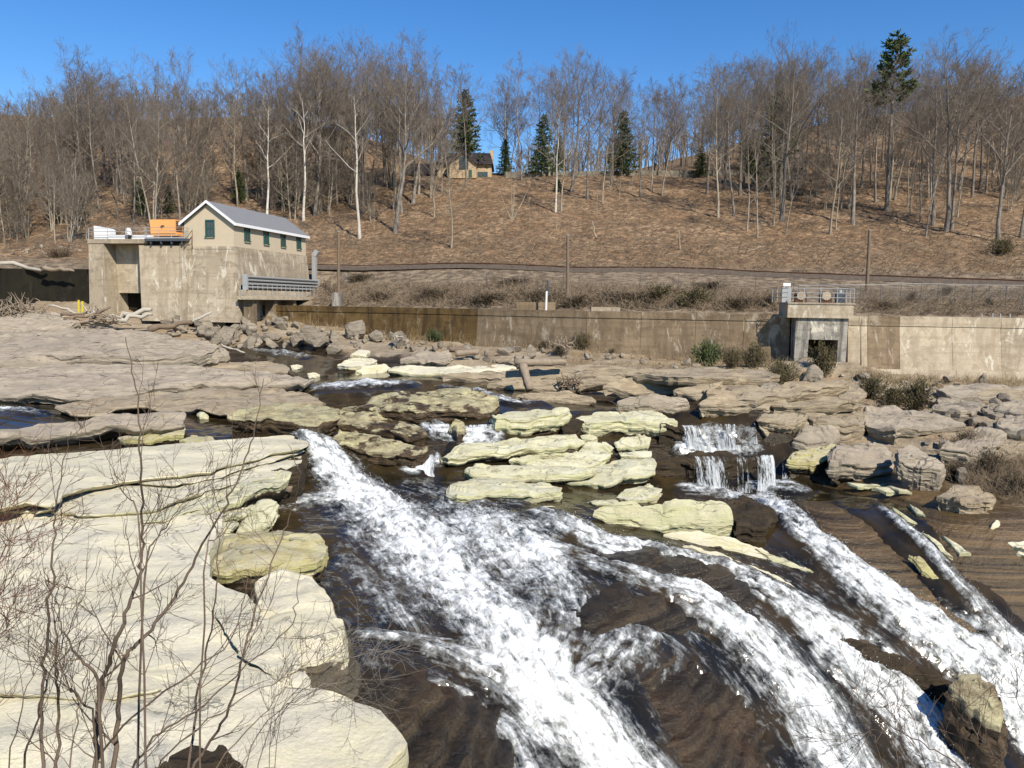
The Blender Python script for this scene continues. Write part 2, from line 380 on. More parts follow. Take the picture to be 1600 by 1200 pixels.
def in_poly(x, y, P):
    P = np.asarray(P); c = np.zeros(x.shape, bool); j = len(P) - 1
    for i in range(len(P)):
        xi, yi = P[i]; xj, yj = P[j]
        t = ((yi > y) != (yj > y)) & (x < (xj - xi) * (y - yi) / (yj - yi + 1e-12) + xi); c ^= t; j = i
    return c
def seg_dist(x, y, P, closed=True):
    P = np.asarray(P); d = np.full(x.shape, 1e9); n = len(P)
    for i in range(n if closed else n - 1):
        a = P[i]; b = P[(i + 1) % n]; ab = b - a
        t = np.clip(((x - a[0]) * ab[0] + (y - a[1]) * ab[1]) / (ab @ ab + 1e-12), 0, 1)
        d = np.minimum(d, np.hypot(x - a[0] - t * ab[0], y - a[1] - t * ab[1]))
    return d
def sdist(x, y, P):      # positive inside
    d = seg_dist(x, y, P); return np.where(in_poly(x, y, P), d, -d)
_YS = np.exp(np.linspace(math.log(6), math.log(88), 700))
def hit_tps(px, py, f=None):
    f = f or bed_tps
    d = ray(px, py); X = d[0] / d[1] * _YS; Z = d[2] / d[1] * _YS
    g = Z - f(X, _YS); k = np.where(g < 0)[0]
    i = k[0] if len(k) else len(_YS) - 1
    Y = _YS[i]; return np.array([d[0] / d[1] * Y, Y, d[2] / d[1] * Y])
def px_poly(pts): return np.array([hit_tps(a, b)[:2] for a, b in pts])

# brown rock that stands out of the rapids
ISLANDS = [px_poly(p) for p in (
    [(540,1085),(640,1062),(720,1088),(780,1120),(800,1190),(780,1260),(560,1260)],
    [(1010,1075),(1080,1035),(1150,1085),(1190,1140),(1230,1240),(1100,1240),(1040,1150)],
    [(880,1000),(960,930),(1050,950),(1110,1000),(1000,990),(940,1005)],
    [(930,875),(1010,862),(1120,885),(1180,930),(1190,985),(1150,960),(1080,915),(980,900)],
    [(1270,990),(1340,1000),(1450,1060),(1500,1100),(1450,1110),(1380,1060),(1300,1020)],
    [(1240,745),(1330,755),(1420,800),(1500,900),(1640,1020),(1800,1100),(1800,740),(1480,745)],
    [(1230,790),(1300,790),(1380,850),(1480,950),(1560,1010),(1480,990),(1390,920),(1290,850)],
    [(640,690),(700,700),(680,725),(640,715)],)]
def isl(x, y):
    v = np.full(np.shape(x), -9.0)
    for P in ISLANDS: v = np.maximum(v, sdist(x, y, P))
    return v
def bank(x, y):          # the slope the photographer stands on
    return -(1.65 + 0.85 * np.maximum(0, y - 0.6) + 0.25 * fbm(x * 0.5, y * 0.5, 4.0))
def bed(x, y):
    x = np.asarray(x, float); y = np.asarray(y, float)
    z = bed_tps(x, y)
    wet = sstep(46, 40, y)
    z = z + 0.30 * sstep(-0.5, 0.9, isl(x, y)) * wet
    zz = z + 0.35 * fbm(x / 5.0, y / 5.0, 1.0) + 0.14 * fbm(x * 0.9, y * 0.9, 2.0)
    dome = sstep(11, 15, x) * sstep(41, 38, y)
    dry = sstep(43, 47, y) * sstep(2, 8, x)
    zz = zz + dry * (0.30 * fbm(x * 0.22, y * 0.5, 12.0, 3)) - dome * 0.10 * fbm(x * 0.9, y * 0.9, 2.0)
    def terr(st, a, c):
        q = zz / st; fl = np.floor(q); fr = q - fl; return (fl + sstep(a, c, fr)) * st
    zt = terr(0.34, 0.36, 0.62); zt = zt * (1 - dry) + terr(0.30, 0.42, 0.56) * dry
    zt = zt * (1 - dome) + (0.35 * zz + 0.65 * terr(0.15, 0.40, 0.62)) * dome
    z = 0.22 * zz + 0.78 * zt + (0.06 * fbm(x * 2.7, y * 2.7, 3.0) + 0.09 * np.abs(fbm(x * 1.3, y * 1.3, 13.0, 5, 0.6))) * (1 - 0.6 * dome)
    z = z - 0.30 * sstep(60, 50, y) * sstep(42, 47, y) * sstep(8, 0, x)
    return np.maximum(z, bank(x, y))

# colour zone of the bed: 1 = wet brown rock, 0 = dry
def zone(x, y):
    c = [((-12,58),.9),((-20,68),.9),((-10,50),1),((-25,42),1),((-9,38),1),((-3,42),1),((4,47),1),((11,43),1),((12,40),1),((0,30),1),((5,25),1),((15,28),1),((3,20),1),
         ((-6,30),1),((-5,20),1),((20,32),.95),((18,36),.9),((24,33),.55),((27,30),.4),((30,28),.2),((14,47),.25),((20,48),.0),((12,52),0),((0,55),.1),((25,58),0),((5,62),0),((-10,72),0),((-25,76),0),((-35,60),0.2),((25,42),.15),((30,40),0),((22,38),.55),((-20,25),.8),((0,8),0),((8,12),.9),((-15,10),.3)]
    P = np.array([a for a, b in c]) ; v = np.array([b for a, b in c]); num = 0; den = 0
    for p, q in zip(P, v):
        w = 1 / (((x - p[0]) ** 2 + (y - p[1]) ** 2) + 1.0) ** 1.8; num = num + w * q; den = den + w
    return num / den

def grid(u0, u1, nu, ys):
    u = np.linspace(u0, u1, nu); U, Y = np.meshgrid(u, ys); X = U * Y
    n, m = X.shape; i = np.arange(n - 1)[:, None] * m + np.arange(m - 1)[None]
    F = np.stack([i, i + 1, i + m + 1, i + m], -1).reshape(-1, 4)
    return X, Y, F
ys = np.concatenate([np.linspace(0.25, 8, 40)[:-1], np.exp(np.linspace(math.log(8), math.log(90), 460))])
X, Y, F = grid(-0.95, 0.95, 440, ys)
X = X + np.sign(X) * 0.0
Z = bed(X, Y)
# the riverbed ends behind the dam line
zv = zone(X.ravel(), Y.ravel()); domev = sstep(9, 14, X.ravel()) * sstep(41, 38, Y.ravel())

def bed_mat():
    t = NT('river_bedrock')
    w = t.attr('wetzone')
    n1 = t.noise(0.6, detail=6, rough=0.6)
    wf = t.ramp(t.math('ADD', w, t.math('MULTIPLY', t.math('SUBTRACT', n1, 0.5), 0.7)), 0.42, 0.62)
    st = t.noise(1.0, t.scale(t.pos, (0.35, 0.35, 9.0)), detail=6, rough=0.6, dist=0.4)
    a = t.mix(t.ramp(t.noise(0.8, detail=5), 0.35, 0.65), (0.36, 0.29, 0.20), (0.25, 0.195, 0.13))
    soil = t.mix(t.ramp(t.noise(6.0, detail=7, rough=0.7), 0.35, 0.65), (0.22, 0.15, 0.085), (0.33, 0.25, 0.155))
    dry = t.mix(t.ramp(t.noise(0.30, detail=5, rough=0.6), 0.47, 0.55), a, soil)
    dry = t.mix(t.math('MULTIPLY', t.ramp(st, 0.55, 0.7), 0.7), dry, (0.10, 0.075, 0.05))
    brk = t.ramp(t.noise(1.6, detail=10, rough=0.72), 0.42, 0.60)
    wc = t.mix(t.ramp(st, 0.35, 0.65), (0.015, 0.011, 0.006), (0.050, 0.034, 0.016))
    wc = t.mix(t.math('MULTIPLY', t.ramp(t.noise(0.25, detail=5), 0.5, 0.7), 0.6), wc, (0.075, 0.040, 0.018))
    wc = t.mix(t.math('MULTIPLY', t.ramp(t.noise(1.0, t.scale(t.pos, (1.3, 1.3, 9)), detail=7, rough=0.65), 0.66, 0.72), 0.7), wc, (0.30, 0.25, 0.14))
    wc = t.mix(t.math('MULTIPLY', brk, 0.55), wc, (0.018, 0.013, 0.008))
    wc = t.mix(t.math('MULTIPLY', t.attr('dome'), 0.65), wc, (0.105, 0.070, 0.033))
    zl = t.noise(1.0, t.scale(t.pos, (0.08, 0.08, 7.0)), detail=4, rough=0.6, dist=0.5)
    wc = t.mix(t.math('MULTIPLY', t.ramp(zl, 0.52, 0.60), t.math('ADD', 0.15, t.math('MULTIPLY', t.attr('dome'), 0.6))), wc, (0.165, 0.105, 0.048))
    wc = t.mix(t.math('MULTIPLY', t.ramp(zl, 0.44, 0.38), t.math('ADD', 0.2, t.math('MULTIPLY', t.attr('dome'), 0.6))), wc, (0.012, 0.009, 0.005))
    col = t.mix(wf, dry, wc)
    h = t.math('ADD', t.noise(2.5, detail=9, rough=0.65), t.math('MULTIPLY', st, 0.6))
    return t.done(t.bsdf(col, t.math('SUBTRACT', 0.9, t.math('MULTIPLY', wf, 0.60)), t.bump(h, 1.0, 0.16), 0.4))
M['bed'] = bed_mat()
tag(mk('riverbed', np.stack([X.ravel(), Y.ravel(), Z.ravel()], 1), F, M['bed'], smooth=True, attrs={'wetzone': ('FLOAT', zv), 'dome': ('FLOAT', domev)}),
    'brown layered sandstone bedrock of the river below the dam', None, None, 'structure')

_GU = np.linspace(-0.95, 0.95, 440); _GY = ys; _GZ = Z
def hit(px, py, lift=0.0):
    d = ray(px, py); u = d[0] / d[1]; s = d[2] / d[1]
    q = np.clip((u + 0.95) / 1.9 * 439, 0, 438.999); i = int(q); f = q - i
    g = s * _GY - (_GZ[:, i] * (1 - f) + _GZ[:, i + 1] * f + lift); k = np.where((g < 0) & (_GY > 6))[0]
    Yq = _GY[k[0]] if len(k) else _GY[-1]
    if len(k) and k[0] > 0:
        g0, g1 = g[k[0] - 1], g[k[0]]
        if g0 > 0: Yq = _GY[k[0] - 1] + (_GY[k[0]] - _GY[k[0] - 1]) * g0 / (g0 - g1)
    return np.array([u * Yq, Yq, s * Yq - lift])

# ------------------------------------------------------------------ hillside behind the dam
HILL_PTS = [(385,478,84),(-100,470,96),(-100,420,92),(0,395,100),(150,388,99),(480,470,86),(480,440,92),(480,417,97),(480,411,99),(500,392,104),(500,340,124),(500,290,146),(300,360,112),
 (650,478,78.5),(650,440,87),(650,423,92),(650,416,94),(650,395,100),(650,340,120),(650,290,142),(700,272,155),
 (900,482,70.5),(900,445,79),(900,427,87),(900,421,89),(900,400,95),(900,340,116),(900,290,140),(900,272,155),
 (1200,488,66),(1200,455,74),(1200,434,84),(1200,428,86),(1200,405,92),(1200,345,113),(1200,300,134),(1200,268,156),
 (1400,492,64),(1400,465,72),(1400,442,81),(1400,435,83),(1400,405,92),(1400,345,113),(1400,300,133),(1430,255,160),
 (1600,495,63.5),(1600,470,71),(1600,446,79),(1600,440,81),(1600,415,88),(1600,350,110),(1600,275,150),(1850,440,78),(1850,350,105),(1850,260,150),
 (200,350,118),(200,295,150),(0,350,124),(0,290,160),(-200,350,125),(-200,280,165)]
hx, hz = [], []
for (a, b, Yd) in HILL_PTS:
    p = at(a, b, Yd); hx.append(p[:2]); hz.append(p[2])
for (x, y, z) in [(-150,190,40),(-70,195,42),(-35,195,38),(-5,200,28),(20,205,30),(60,200,40),(90,195,44),(170,190,54),(-220,320,52),(0,330,40),(230,320,60),(-130,120,16),(-110,92,4),(-120,70,-1),(140,120,16),(130,80,1),(110,60,-2),(-70,84,0),(-46,86,0.6)]:
    hx.append((x, y)); hz.append(z)
hill_tps = TPS(hx, hz, 0.01)
def hill(x, y):
    x = np.asarray(x, float); y = np.asarray(y, float)
    return hill_tps(x, y) + (0.7 * fbm(x / 7, y / 7, 8.0) + 0.28 * fbm(x * 0.6, y * 0.6, 9.0)) * sstep(99, 103, y + 0.0 * x) + 0.10 * fbm(x * 0.8, y * 0.8, 7.0)
DAM = [(-600, 97), (-60, 90), (385, 80.5), (650, 74), (900, 66.5), (1228, 62.2), (1340, 61.2), (1600, 60), (2100, 57)]      # px, distance of the dam line
dx_ = np.array([(a - 800) / FPX * b for a, b in DAM]); dy_ = np.array([b for a, b in DAM], float)
def dam_y(x): return np.interp(x, dx_, dy_)
tq = np.concatenate([np.linspace(0, 1, 150)[:-1] * 70, 70 + np.exp(np.linspace(0, math.log(331), 50)) - 1])
xs = np.concatenate([np.linspace(-320, -75, 40)[:-1], np.linspace(-75, 85, 330), np.linspace(85, 340, 40)[1:]])
XX, TT = np.meshgrid(xs, tq); YY = dam_y(XX) + 0.9 + TT
ZZ = hill(XX, YY)
n, m = XX.shape; i = np.arange(n - 1)[:, None] * m + np.arange(m - 1)[None]
FF = np.stack([i, i + 1, i + m + 1, i + m], -1).reshape(-1, 4)
def hill_mat():
    t = NT('leaf_litter_ground')
    a = t.mix(t.ramp(t.noise(0.16, detail=6, rough=0.62), 0.38, 0.62), (0.30, 0.185, 0.100), (0.385, 0.26, 0.155))
    b = t.mix(t.ramp(t.noise(1.4, detail=8, rough=0.72), 0.40, 0.62), (0.115, 0.077, 0.048), a)
    b = t.mix(t.math('MULTIPLY', t.ramp(t.noise(2.2, detail=9, rough=0.75), 0.57, 0.68), 0.7), b, (0.50, 0.36, 0.23))
    zc = t.node('ShaderNodeSeparateXYZ', {0: t.pos}).outputs[2]
    low = t.ramp(t.math('ADD', zc, t.math('MULTIPLY', t.noise(0.25, detail=5), 3.0)), 6.2, 4.6)
    g = t.mix(t.ramp(t.noise(1.1, detail=8, rough=0.72), 0.4, 0.62), (0.12, 0.09, 0.062), (0.32, 0.245, 0.165))
    xc = t.node('ShaderNodeSeparateXYZ', {0: t.pos}).outputs[0]
    b = t.mix(t.math('MULTIPLY', t.ramp(t.noise(0.5, detail=7, rough=0.7), 0.48, 0.60), 0.6), b, (0.10, 0.07, 0.045))
    col = t.mix(low, b, g)
    return t.done(t.bsdf(col, 0.95, t.bump(t.noise(2.0, detail=9, rough=0.7), 1.0, 0.25), 0.1))
M['hill'] = hill_mat()
tag(mk('hillside', np.stack([XX.ravel(), YY.ravel(), ZZ.ravel()], 1), FF, M['hill'], smooth=True), 'brown leaf covered hillside rising behind the dam', None, None, 'structure')
_HY = np.linspace(62, 240, 800)
def hit_hill(px, py):
    d = ray(px, py); Xh = d[0] / d[1] * _HY; Zh = d[2] / d[1] * _HY
    ok = _HY > dam_y(Xh) + 1.0
    g = np.where(ok, Zh - hill(Xh, _HY), 1); k = np.where(g < 0)[0]
    if not len(k): return None
    Yq = _HY[k[0]]; return np.array([Xh[k[0]], Yq, float(hill(Xh[k[0]], Yq))])

# ------------------------------------------------------------------ the river: smooth sheets and white water following drawn flow lines
STROKES = [  # (px, py, half width in metres, whiteness)
 [(470,683,.8,.75),(500,705,1.3,1),(535,750,1.7,1.0),(590,800,2.2,1.05),(655,865,2.1,1.1),(725,940,2.0,1.08),(790,1010,1.7,1.1),(840,1080,1.7,1.1),(905,1150,1.9,1.1),(980,1240,2.1,1.1)],
 [(700,795,1.4,.62),(760,830,2.2,.92),(820,880,2.2,.92),(870,930,1.7,.68),(890,985,1.2,.5),(860,1060,1.1,.65)],
 [(850,808,1.0,.7),(900,835,1.2,.95),(950,862,0.9,.95),(1030,868,.65,.85),(1090,885,.7,.85),(1160,905,.8,.85),(1230,950,1.0,.9),(1300,1010,1.3,1.0),(1370,1070,1.6,1.0),(1440,1140,1.7,1.0),(1500,1240,1.8,1.0)],
 [(860,870,1.2,.6),(960,895,.8,.6),(1030,915,.8,.68),(1090,940,1.2,.95),(1150,985,1.5,1.0),(1210,1050,1.6,1.0),(1270,1120,1.7,1.0),(1340,1240,1.9,1.0)],
 [(1190,770,.6,.7),(1220,805,1.0,.9),(1265,845,1.1,.95),(1330,900,1.3,1.0),(1400,955,1.5,1.0),(1470,1005,1.6,1.0),(1540,1055,1.8,1.0),(1620,1130,2.0,1.0)],
 [(1365,790,.25,.62),(1400,825,.4,.8),(1455,875,.4,.8),(1500,925,.5,.85),(1550,985,.6,.85),(1620,1045,.7,.85)],
 [(930,985,.9,.55),(1000,985,1.0,.62),(960,1040,.9,.66),(920,1075,.7,.62)],
 [(560,1000,.35,.5),(640,1010,.45,.6),(700,1030,.7,.72),(760,1060,.9,.75)],
 [(600,1100,.3,.45),(680,1085,.4,.66),(740,1110,.5,.68),(790,1160,.7,.66),(830,1230,.8,.62)],
 [(1075,772,1.0,.8),(1130,780,1.0,.85),(1190,790,.9,.85),(1215,800,.9,.8)],
 [(1170,768,.6,.8),(1230,768,.7,.8),(1260,775,.5,.7)],
 [(1060,706,.8,.8),(1110,706,1.0,.85),(1180,712,.7,.7)],
 [(480,612,1.1,.8),(530,609,1.3,.95),(590,606,1.2,.95),(640,606,.9,.75)],
 [(690,608,.6,.5),(740,616,.8,.8),(775,628,.7,.8),(800,636,.8,.8),(850,636,.6,.6)],
 [(668,675,.9,.9),(690,686,.9,1),(730,690,.9,1),(775,687,.8,.9)],
 [(610,715,.5,.7),(640,742,.7,.85),(680,735,.6,.85),(675,715,.5,.85)],
 [(-60,648,1.0,.72),(10,648,1.2,.8),(60,652,1.0,.6)],
 [(330,655,.6,.66),(400,660,.9,.72),(450,668,.9,.66)],
 [(390,548,.8,.55),(440,556,1.2,.72),(480,562,1.0,.6)],
 [(640,770,1.2,.6),(720,785,1.2,.55),(800,795,1.1,.55)],
 [(430,800,1.0,.55),(500,790,1.2,.72),(550,790,1.0,.85)],
 [(540,880,.5,.4),(590,930,.7,.5),(640,980,.9,.62)],
]
ST = []
for s in STROKES:
    P = []
    for (a, b, w, k) in s:
        p = hit_tps(a, b); P.append((p[0], p[1], w, k))
    P = np.array(P)
    # densify
    tt = np.linspace(0, len(P) - 1, (len(P) - 1) * 8 + 1)
    Q = np.stack([np.interp(tt, np.arange(len(P)), P[:, c]) for c in range(4)], 1)
    ker = np.array([1, 2, 3, 2, 1]) / 9
    for c in (0, 1):
        e = np.pad(Q[:, c], 2, mode='edge'); Q[:, c] = np.convolve(e, ker, 'valid')
    ST.append(Q)
def foam_field(x, y):
    sh = x.shape; x = x.ravel(); y = y.ravel()
    best = np.zeros(len(x)); S = np.zeros(len(x)); T = np.zeros(len(x)); near = np.full(len(x), 1e9)
    for k, Q in enumerate(ST):
        L = np.concatenate([[0], np.cumsum(np.hypot(np.diff(Q[:, 0]), np.diff(Q[:, 1])))])
        lo = Q[:, :2].min(0) - 5; hi = Q[:, :2].max(0) + 5
        idx = np.where((x > lo[0]) & (x < hi[0]) & (y > lo[1]) & (y < hi[1]))[0]
        if not len(idx): continue
        X_, Y_ = x[idx], y[idx]; bd = np.full(len(idx), 1e9); bs = np.zeros(len(idx)); bt = np.zeros(len(idx)); bw = np.ones(len(idx)); bk = np.zeros(len(idx))
        for i in range(len(Q) - 1):
            a = Q[i, :2]; ab = Q[i + 1, :2] - a; l2 = ab @ ab + 1e-9
            t = np.clip(((X_ - a[0]) * ab[0] + (Y_ - a[1]) * ab[1]) / l2, 0, 1)
            ex = X_ - a[0] - t * ab[0]; ey = Y_ - a[1] - t * ab[1]; d = np.hypot(ex, ey)
            u = d < bd
            bd[u] = d[u]; bs[u] = (L[i] + t * math.sqrt(l2))[u]; bt[u] = ((ab[0] * ey - ab[1] * ex) / math.sqrt(l2))[u]
            bw[u] = (Q[i, 2] + t * (Q[i + 1, 2] - Q[i, 2]))[u]; bk[u] = (Q[i, 3] + t * (Q[i + 1, 3] - Q[i, 3]))[u]
        f = bk * np.clip(1.22 - 0.85 * (bd / (0.86 * bw)) ** 1.5, 0, 1)
        tot = np.maximum(best[idx], f) + 0.25 * np.minimum(best[idx], f); best[idx] = np.minimum(tot, 1.1)
        u = bd / bw < near[idx]
        j = idx[u]; near[j] = (bd / bw)[u]; S[j] = bs[u] + 31 * k; T[j] = bt[u]
    far = near > 5
    S[far] = y[far]; T[far] = x[far]
    return best.reshape(sh), S.reshape(sh), T.reshape(sh)
WATER = [px_poly(p) for p in (
    [(370,543),(480,548),(560,568),(640,588),(820,612),(960,628),(1060,645),(1190,652),(1190,690),(1040,690),(900,690),(790,700),(660,705),(560,680),(490,705),(350,695),(250,692),(-150,725),(-150,620),(100,636),(330,648),(450,650),(480,622),(470,592),(400,570)],
    [(440,705),(500,680),(700,690),(760,715),(900,735),(1040,735),(1050,692),(1240,692),(1280,760),(1420,790),(1640,990),(1900,1260),(500,1300),(560,1180),(480,1060),(540,1000),(480,920),(520,850),(400,840),(410,780)])]
yw = np.concatenate([np.linspace(11, 34, 450)[:-1], np.linspace(34, 46, 170)[:-1], np.linspace(46, 74, 90)])
Xw, Yw, Fw = grid(-0.85, 0.95, 540, yw)
keep = np.maximum(sdist(Xw, Yw, WATER[0]), sdist(Xw, Yw, WATER[1]))
foam, fs, ft = foam_field(Xw, Yw)
rag = 0.5 * fbm(Xw * 0.8, Yw * 0.8, 5.0)
lvl = 0.16 * sstep(-0.5, 0.7, keep + rag) - 0.30 * sstep(0.4, -0.9, keep + rag) - 0.34 * sstep(-0.2, 0.6, isl(Xw, Yw) + 1.6 * rag) * sstep(46, 42, Yw)
stream = fbm(fs * 0.40, ft * 2.4, 1.0, 5, 0.6); turb = fbm(Xw * 1.6, Yw * 1.6, 6.0, 5, 0.6); fine = np.abs(fbm(fs * 1.3, ft * 5.0, 2.0, 4, 0.6))
Zw = bed_tps(Xw, Yw) + lvl + np.maximum(foam, 0) * 0.30 + foam * (0.42 * stream + 0.20 * turb - 0.26 * fine) + (1 - np.minimum(foam, 1)) * (0.035 * fbm(fs * 1.2, ft * 1.6, 3.0) + 0.05 * turb * sstep(38, 33, Yw))
fine2 = fbm(Xw * 5.5, Yw * 5.5, 8.0, 3, 0.6)
Zw = Zw + foam * 0.045 * fine2 * sstep(40, 30, Yw)
lace = 0.40 * sstep(34.5, 31, Yw) * sstep(14, 18, Yw) * sstep(-0.38, -0.20, Xw / Yw) * sstep(0.62, 0.45, Xw / Yw)
fmask = np.maximum(foam, 0) * 0.97 + 0.26 * stream * (foam > 0.05) + lace * np.clip(1 - foam, 0, 1) - 0.10 * turb
vis = (keep + rag > -1.2) | (foam > 0.1)
vi = vis.ravel(); okf = vi[Fw].all(1); Fk = Fw[okf]; used = np.unique(Fk); remap = np.full(vi.size, -1); remap[used] = np.arange(len(used))
Vw = np.stack([Xw.ravel(), Yw.ravel(), Zw.ravel()], 1)[used]
def water_mat():
    t = NT('river_water')
    f = t.attr('foam'); fl = t.attr('flow', 'Vector')
    n1 = t.noise(1.0, t.scale(fl, (1.0, 3.6, 1.0)), detail=9, rough=0.62, dist=0.7)
    n2 = t.noise(2.3, detail=10, rough=0.72, dist=0.5)
    n3 = t.noise(1.0, t.scale(fl, (3.0, 10.0, 1.0)), detail=6, rough=0.72, dist=0.4)
    n4 = t.noise(0.7, detail=4, rough=0.6)
    nn = t.math('ADD', t.math('ADD', t.math('MULTIPLY', n1, 0.32), t.math('MULTIPLY', n2, 0.36)), t.math('ADD', t.math('MULTIPLY', n3, 0.16), t.math('MULTIPLY', n4, 0.16)))
    v = t.math('ADD', f, t.math('MULTIPLY', t.math('SUBTRACT', nn, 0.5), 4.3))
    ff = t.ramp(v, 0.40, 1.10)
    ff2 = t.ramp(v, 0.62, 1.38)
    wcol = t.mix(t.ramp(t.noise(0.5, detail=5), 0.35, 0.65), (0.012, 0.010, 0.006), (0.040, 0.027, 0.011))
    wb = t.math('ADD', t.math('MULTIPLY', n1, t.math('ADD', 0.03, f)), t.math('MULTIPLY', t.noise(5.0, detail=5), t.math('ADD', 0.025, t.math('MULTIPLY', f, 0.7))))
    wat = t.bsdf(wcol, 0.10, t.bump(wb, 0.5, 0.06), 0.4)
    fcol = t.mix(ff2, (0.33, 0.345, 0.34), (0.84, 0.845, 0.835))
    fo = t.bsdf(fcol, 0.6, t.bump(t.math('ADD', nn, t.math('MULTIPLY', t.noise(9.0, detail=5, rough=0.65), 0.2)), 0.6, 0.12), 0.25)
    ms = t.node('ShaderNodeMixShader', {0: ff, 1: wat, 2: fo}).outputs[0]
    return t.done(ms)
M['water'] = water_mat()
tag(mk('river', Vw, remap[Fk], M['water'], smooth=True, attrs={'foam': ('FLOAT', fmask.ravel()[used]), 'flow': ('FLOAT_VECTOR', np.stack([fs.ravel(), ft.ravel(), 0 * ft.ravel()], 1)[used])}),
    'dark river breaking into white rapids over the ledges', None, None, 'structure')

# flying drops and foam flecks above the white water
cand = np.where((foam.ravel() > 0.75) & vi & (Yw.ravel() < 44))[0]
pick = cand[RS.randint(0, len(cand), 9000)]
ctr = np.stack([Xw.ravel(), Yw.ravel(), Zw.ravel()], 1)[pick] + RS.normal(size=(len(pick), 3)) * [0.12, 0.12, 0.05]
ctr[:, 2] += np.abs(RS.normal(size=len(pick))) ** 1.3 * 0.13
rr = RS.uniform(0.005, 0.014, len(pick)) * (0.55 + 0.45 * np.clip(ctr[:, 1] / 25, 0.4, 1.4))
oc = np.array([(1, 0, 0), (-1, 0, 0), (0, 1, 0), (0, -1, 0), (0, 0, 1), (0, 0, -1)], float)
of = np.array([(0, 2, 4), (2, 1, 4), (1, 3, 4), (3, 0, 4), (2, 0, 5), (1, 2, 5), (3, 1, 5), (0, 3, 5)])
Vd = ctr[:, None, :] + oc[None] * rr[:, None, None] * RS.uniform(0.6, 1.8, (len(pick), 6, 1))
Fd = (of[None] + (np.arange(len(pick)) * 6)[:, None, None]).reshape(-1, 3)
t = NT('foam_white'); M['foam'] = t.done(t.bsdf((0.66, 0.67, 0.67), 0.5, None, 0.3))
tag(mk('spray', Vd.reshape(-1, 3), Fd, M['foam']), 'white flecks of spray flying above the rapids', None, None, 'stuff')

# thin falling sheets of water over steep ledges
def curtain_mat():
    t = NT('falling_water')
    fl = t.attr('flow', 'Vector'); k = t.attr('foam')
    n1 = t.noise(1.0, t.scale(fl, (0.9, 7.0, 1.0)), detail=6, rough=0.65, dist=0.8); n2 = t.noise(1.0, t.scale(fl, (5.0, 16.0, 1.0)), detail=5, rough=0.7)
    v = t.math('ADD', k, t.math('MULTIPLY', t.math('SUBTRACT', t.math('ADD', t.math('MULTIPLY', n1, 0.62), t.math('MULTIPLY', n2, 0.38)), 0.5), 2.6))
    fo = t.bsdf(t.mix(t.ramp(v, 0.6, 1.3), (0.36, 0.38, 0.39), (0.84, 0.85, 0.85)), 0.5, t.bump(n2, 0.9, 0.10), 0.3)
    tr = t.node('ShaderNodeBsdfTransparent').outputs[0]
    return t.done(t.node('ShaderNodeMixShader', {0: t.ramp(v, 0.50, 0.80), 1: tr, 2: fo}).outputs[0])
M['curtain'] = curtain_mat()
def curtain(x0, x1, ytop0, ytop1, ybot0, ybot1, Yt, Yb, dens, label, nx=60, nz=26):
    U_, W_ = np.meshgrid(np.linspace(0, 1, nx), np.linspace(0, 1, nz))
    V = np.zeros((nz, nx, 3)); P00, P10 = at(x0[0], ytop0, Yt), at(x1[0], ytop1, Yt); Q0, Q1 = at(x0[1], ybot0, Yb), at(x1[1], ybot1, Yb)
    for c in range(3):
        top = P00[c] + (P10[c] - P00[c]) * U_; bot = Q0[c] + (Q1[c] - Q0[c]) * U_
        prof = W_ ** 1.0 if c != 2 else W_ ** 1.45
        if c != 2: prof = W_ ** 0.7
        V[..., c] = top + (bot - top) * prof
    wdt = np.linalg.norm(P10 - P00); hgt = abs(P00[2] - Q0[2])
    V[..., 1] += 0.10 * fbm(U_ * wdt * 2.5, W_ * 0.8, x0[0] * 0.1) - 0.02
    k = dens + 0.14 + 0.75 * fbm(U_ * wdt * 0.9 + x0[0], W_ * 0.3, 2.2, 3) + 0.25 * sstep(0.75, 1.0, W_) - 0.7 * (sstep(0.10, 0.0, U_) + sstep(0.90, 1.0, U_)) - 0.25 * sstep(0.10, 0, W_)
    i = np.arange(nz - 1)[:, None] * nx + np.arange(nx - 1)[None]
    Fc = np.stack([i, i + 1, i + nx + 1, i + nx], -1).reshape(-1, 4)
    o = mk('waterfall', V.reshape(-1, 3), Fc, M['curtain'], loc=Q0, smooth=True, attrs={'foam': ('FLOAT', k.ravel()), 'flow': ('FLOAT_VECTOR', np.stack([W_ * hgt, U_ * wdt + x0[0], 0 * U_], -1).reshape(-1, 3))})
    tag(o, label, 'waterfall', 'thin waterfalls over the ledges', 'thing')
curtain((1060, 1072), (1110, 1114), 664, 664, 704, 706, 42.85, 42.55, .48, 'white curtain of water at the left of the upper step by the tan ledge')
curtain((1116, 1118), (1150, 1154), 662, 662, 704, 706, 42.85, 42.55, .44, 'narrower white curtain on the upper step beside the dark gap')
curtain((1160, 1164), (1182, 1186), 660, 660, 694, 694, 42.85, 42.6, .30, 'faint trickle at the far right of the upper step')
curtain((1074, 1084), (1142, 1152), 712, 712, 776, 778, 40.6, 40.2, .56, 'broad stranded curtain of water falling from the lower step')
curtain((1144, 1150), (1184, 1190), 714, 712, 770, 770, 40.6, 40.25, .30, 'sparse trickling curtain between the two stronger falls of the lower step')
curtain((1178, 1182), (1208, 1214), 712, 710, 768, 768, 40.55, 40.15, .66, 'dense narrow curtain at the right of the lower step')
curtain((1218, 1220), (1240, 1242), 710, 708, 748, 748, 40.6, 40.3, .28, 'thin trickle dripping beside the yellow stained boulder')
curtain((662, 672), (704, 706), 663, 662, 690, 690, 41.2, 40.9, .70, 'small white fall left of the mossy stone between cream rocks')
curtain((724, 724), (780, 780), 664, 662, 690, 690, 41.2, 40.9, .55, 'small stranded fall right of the mossy stone between cream rocks')
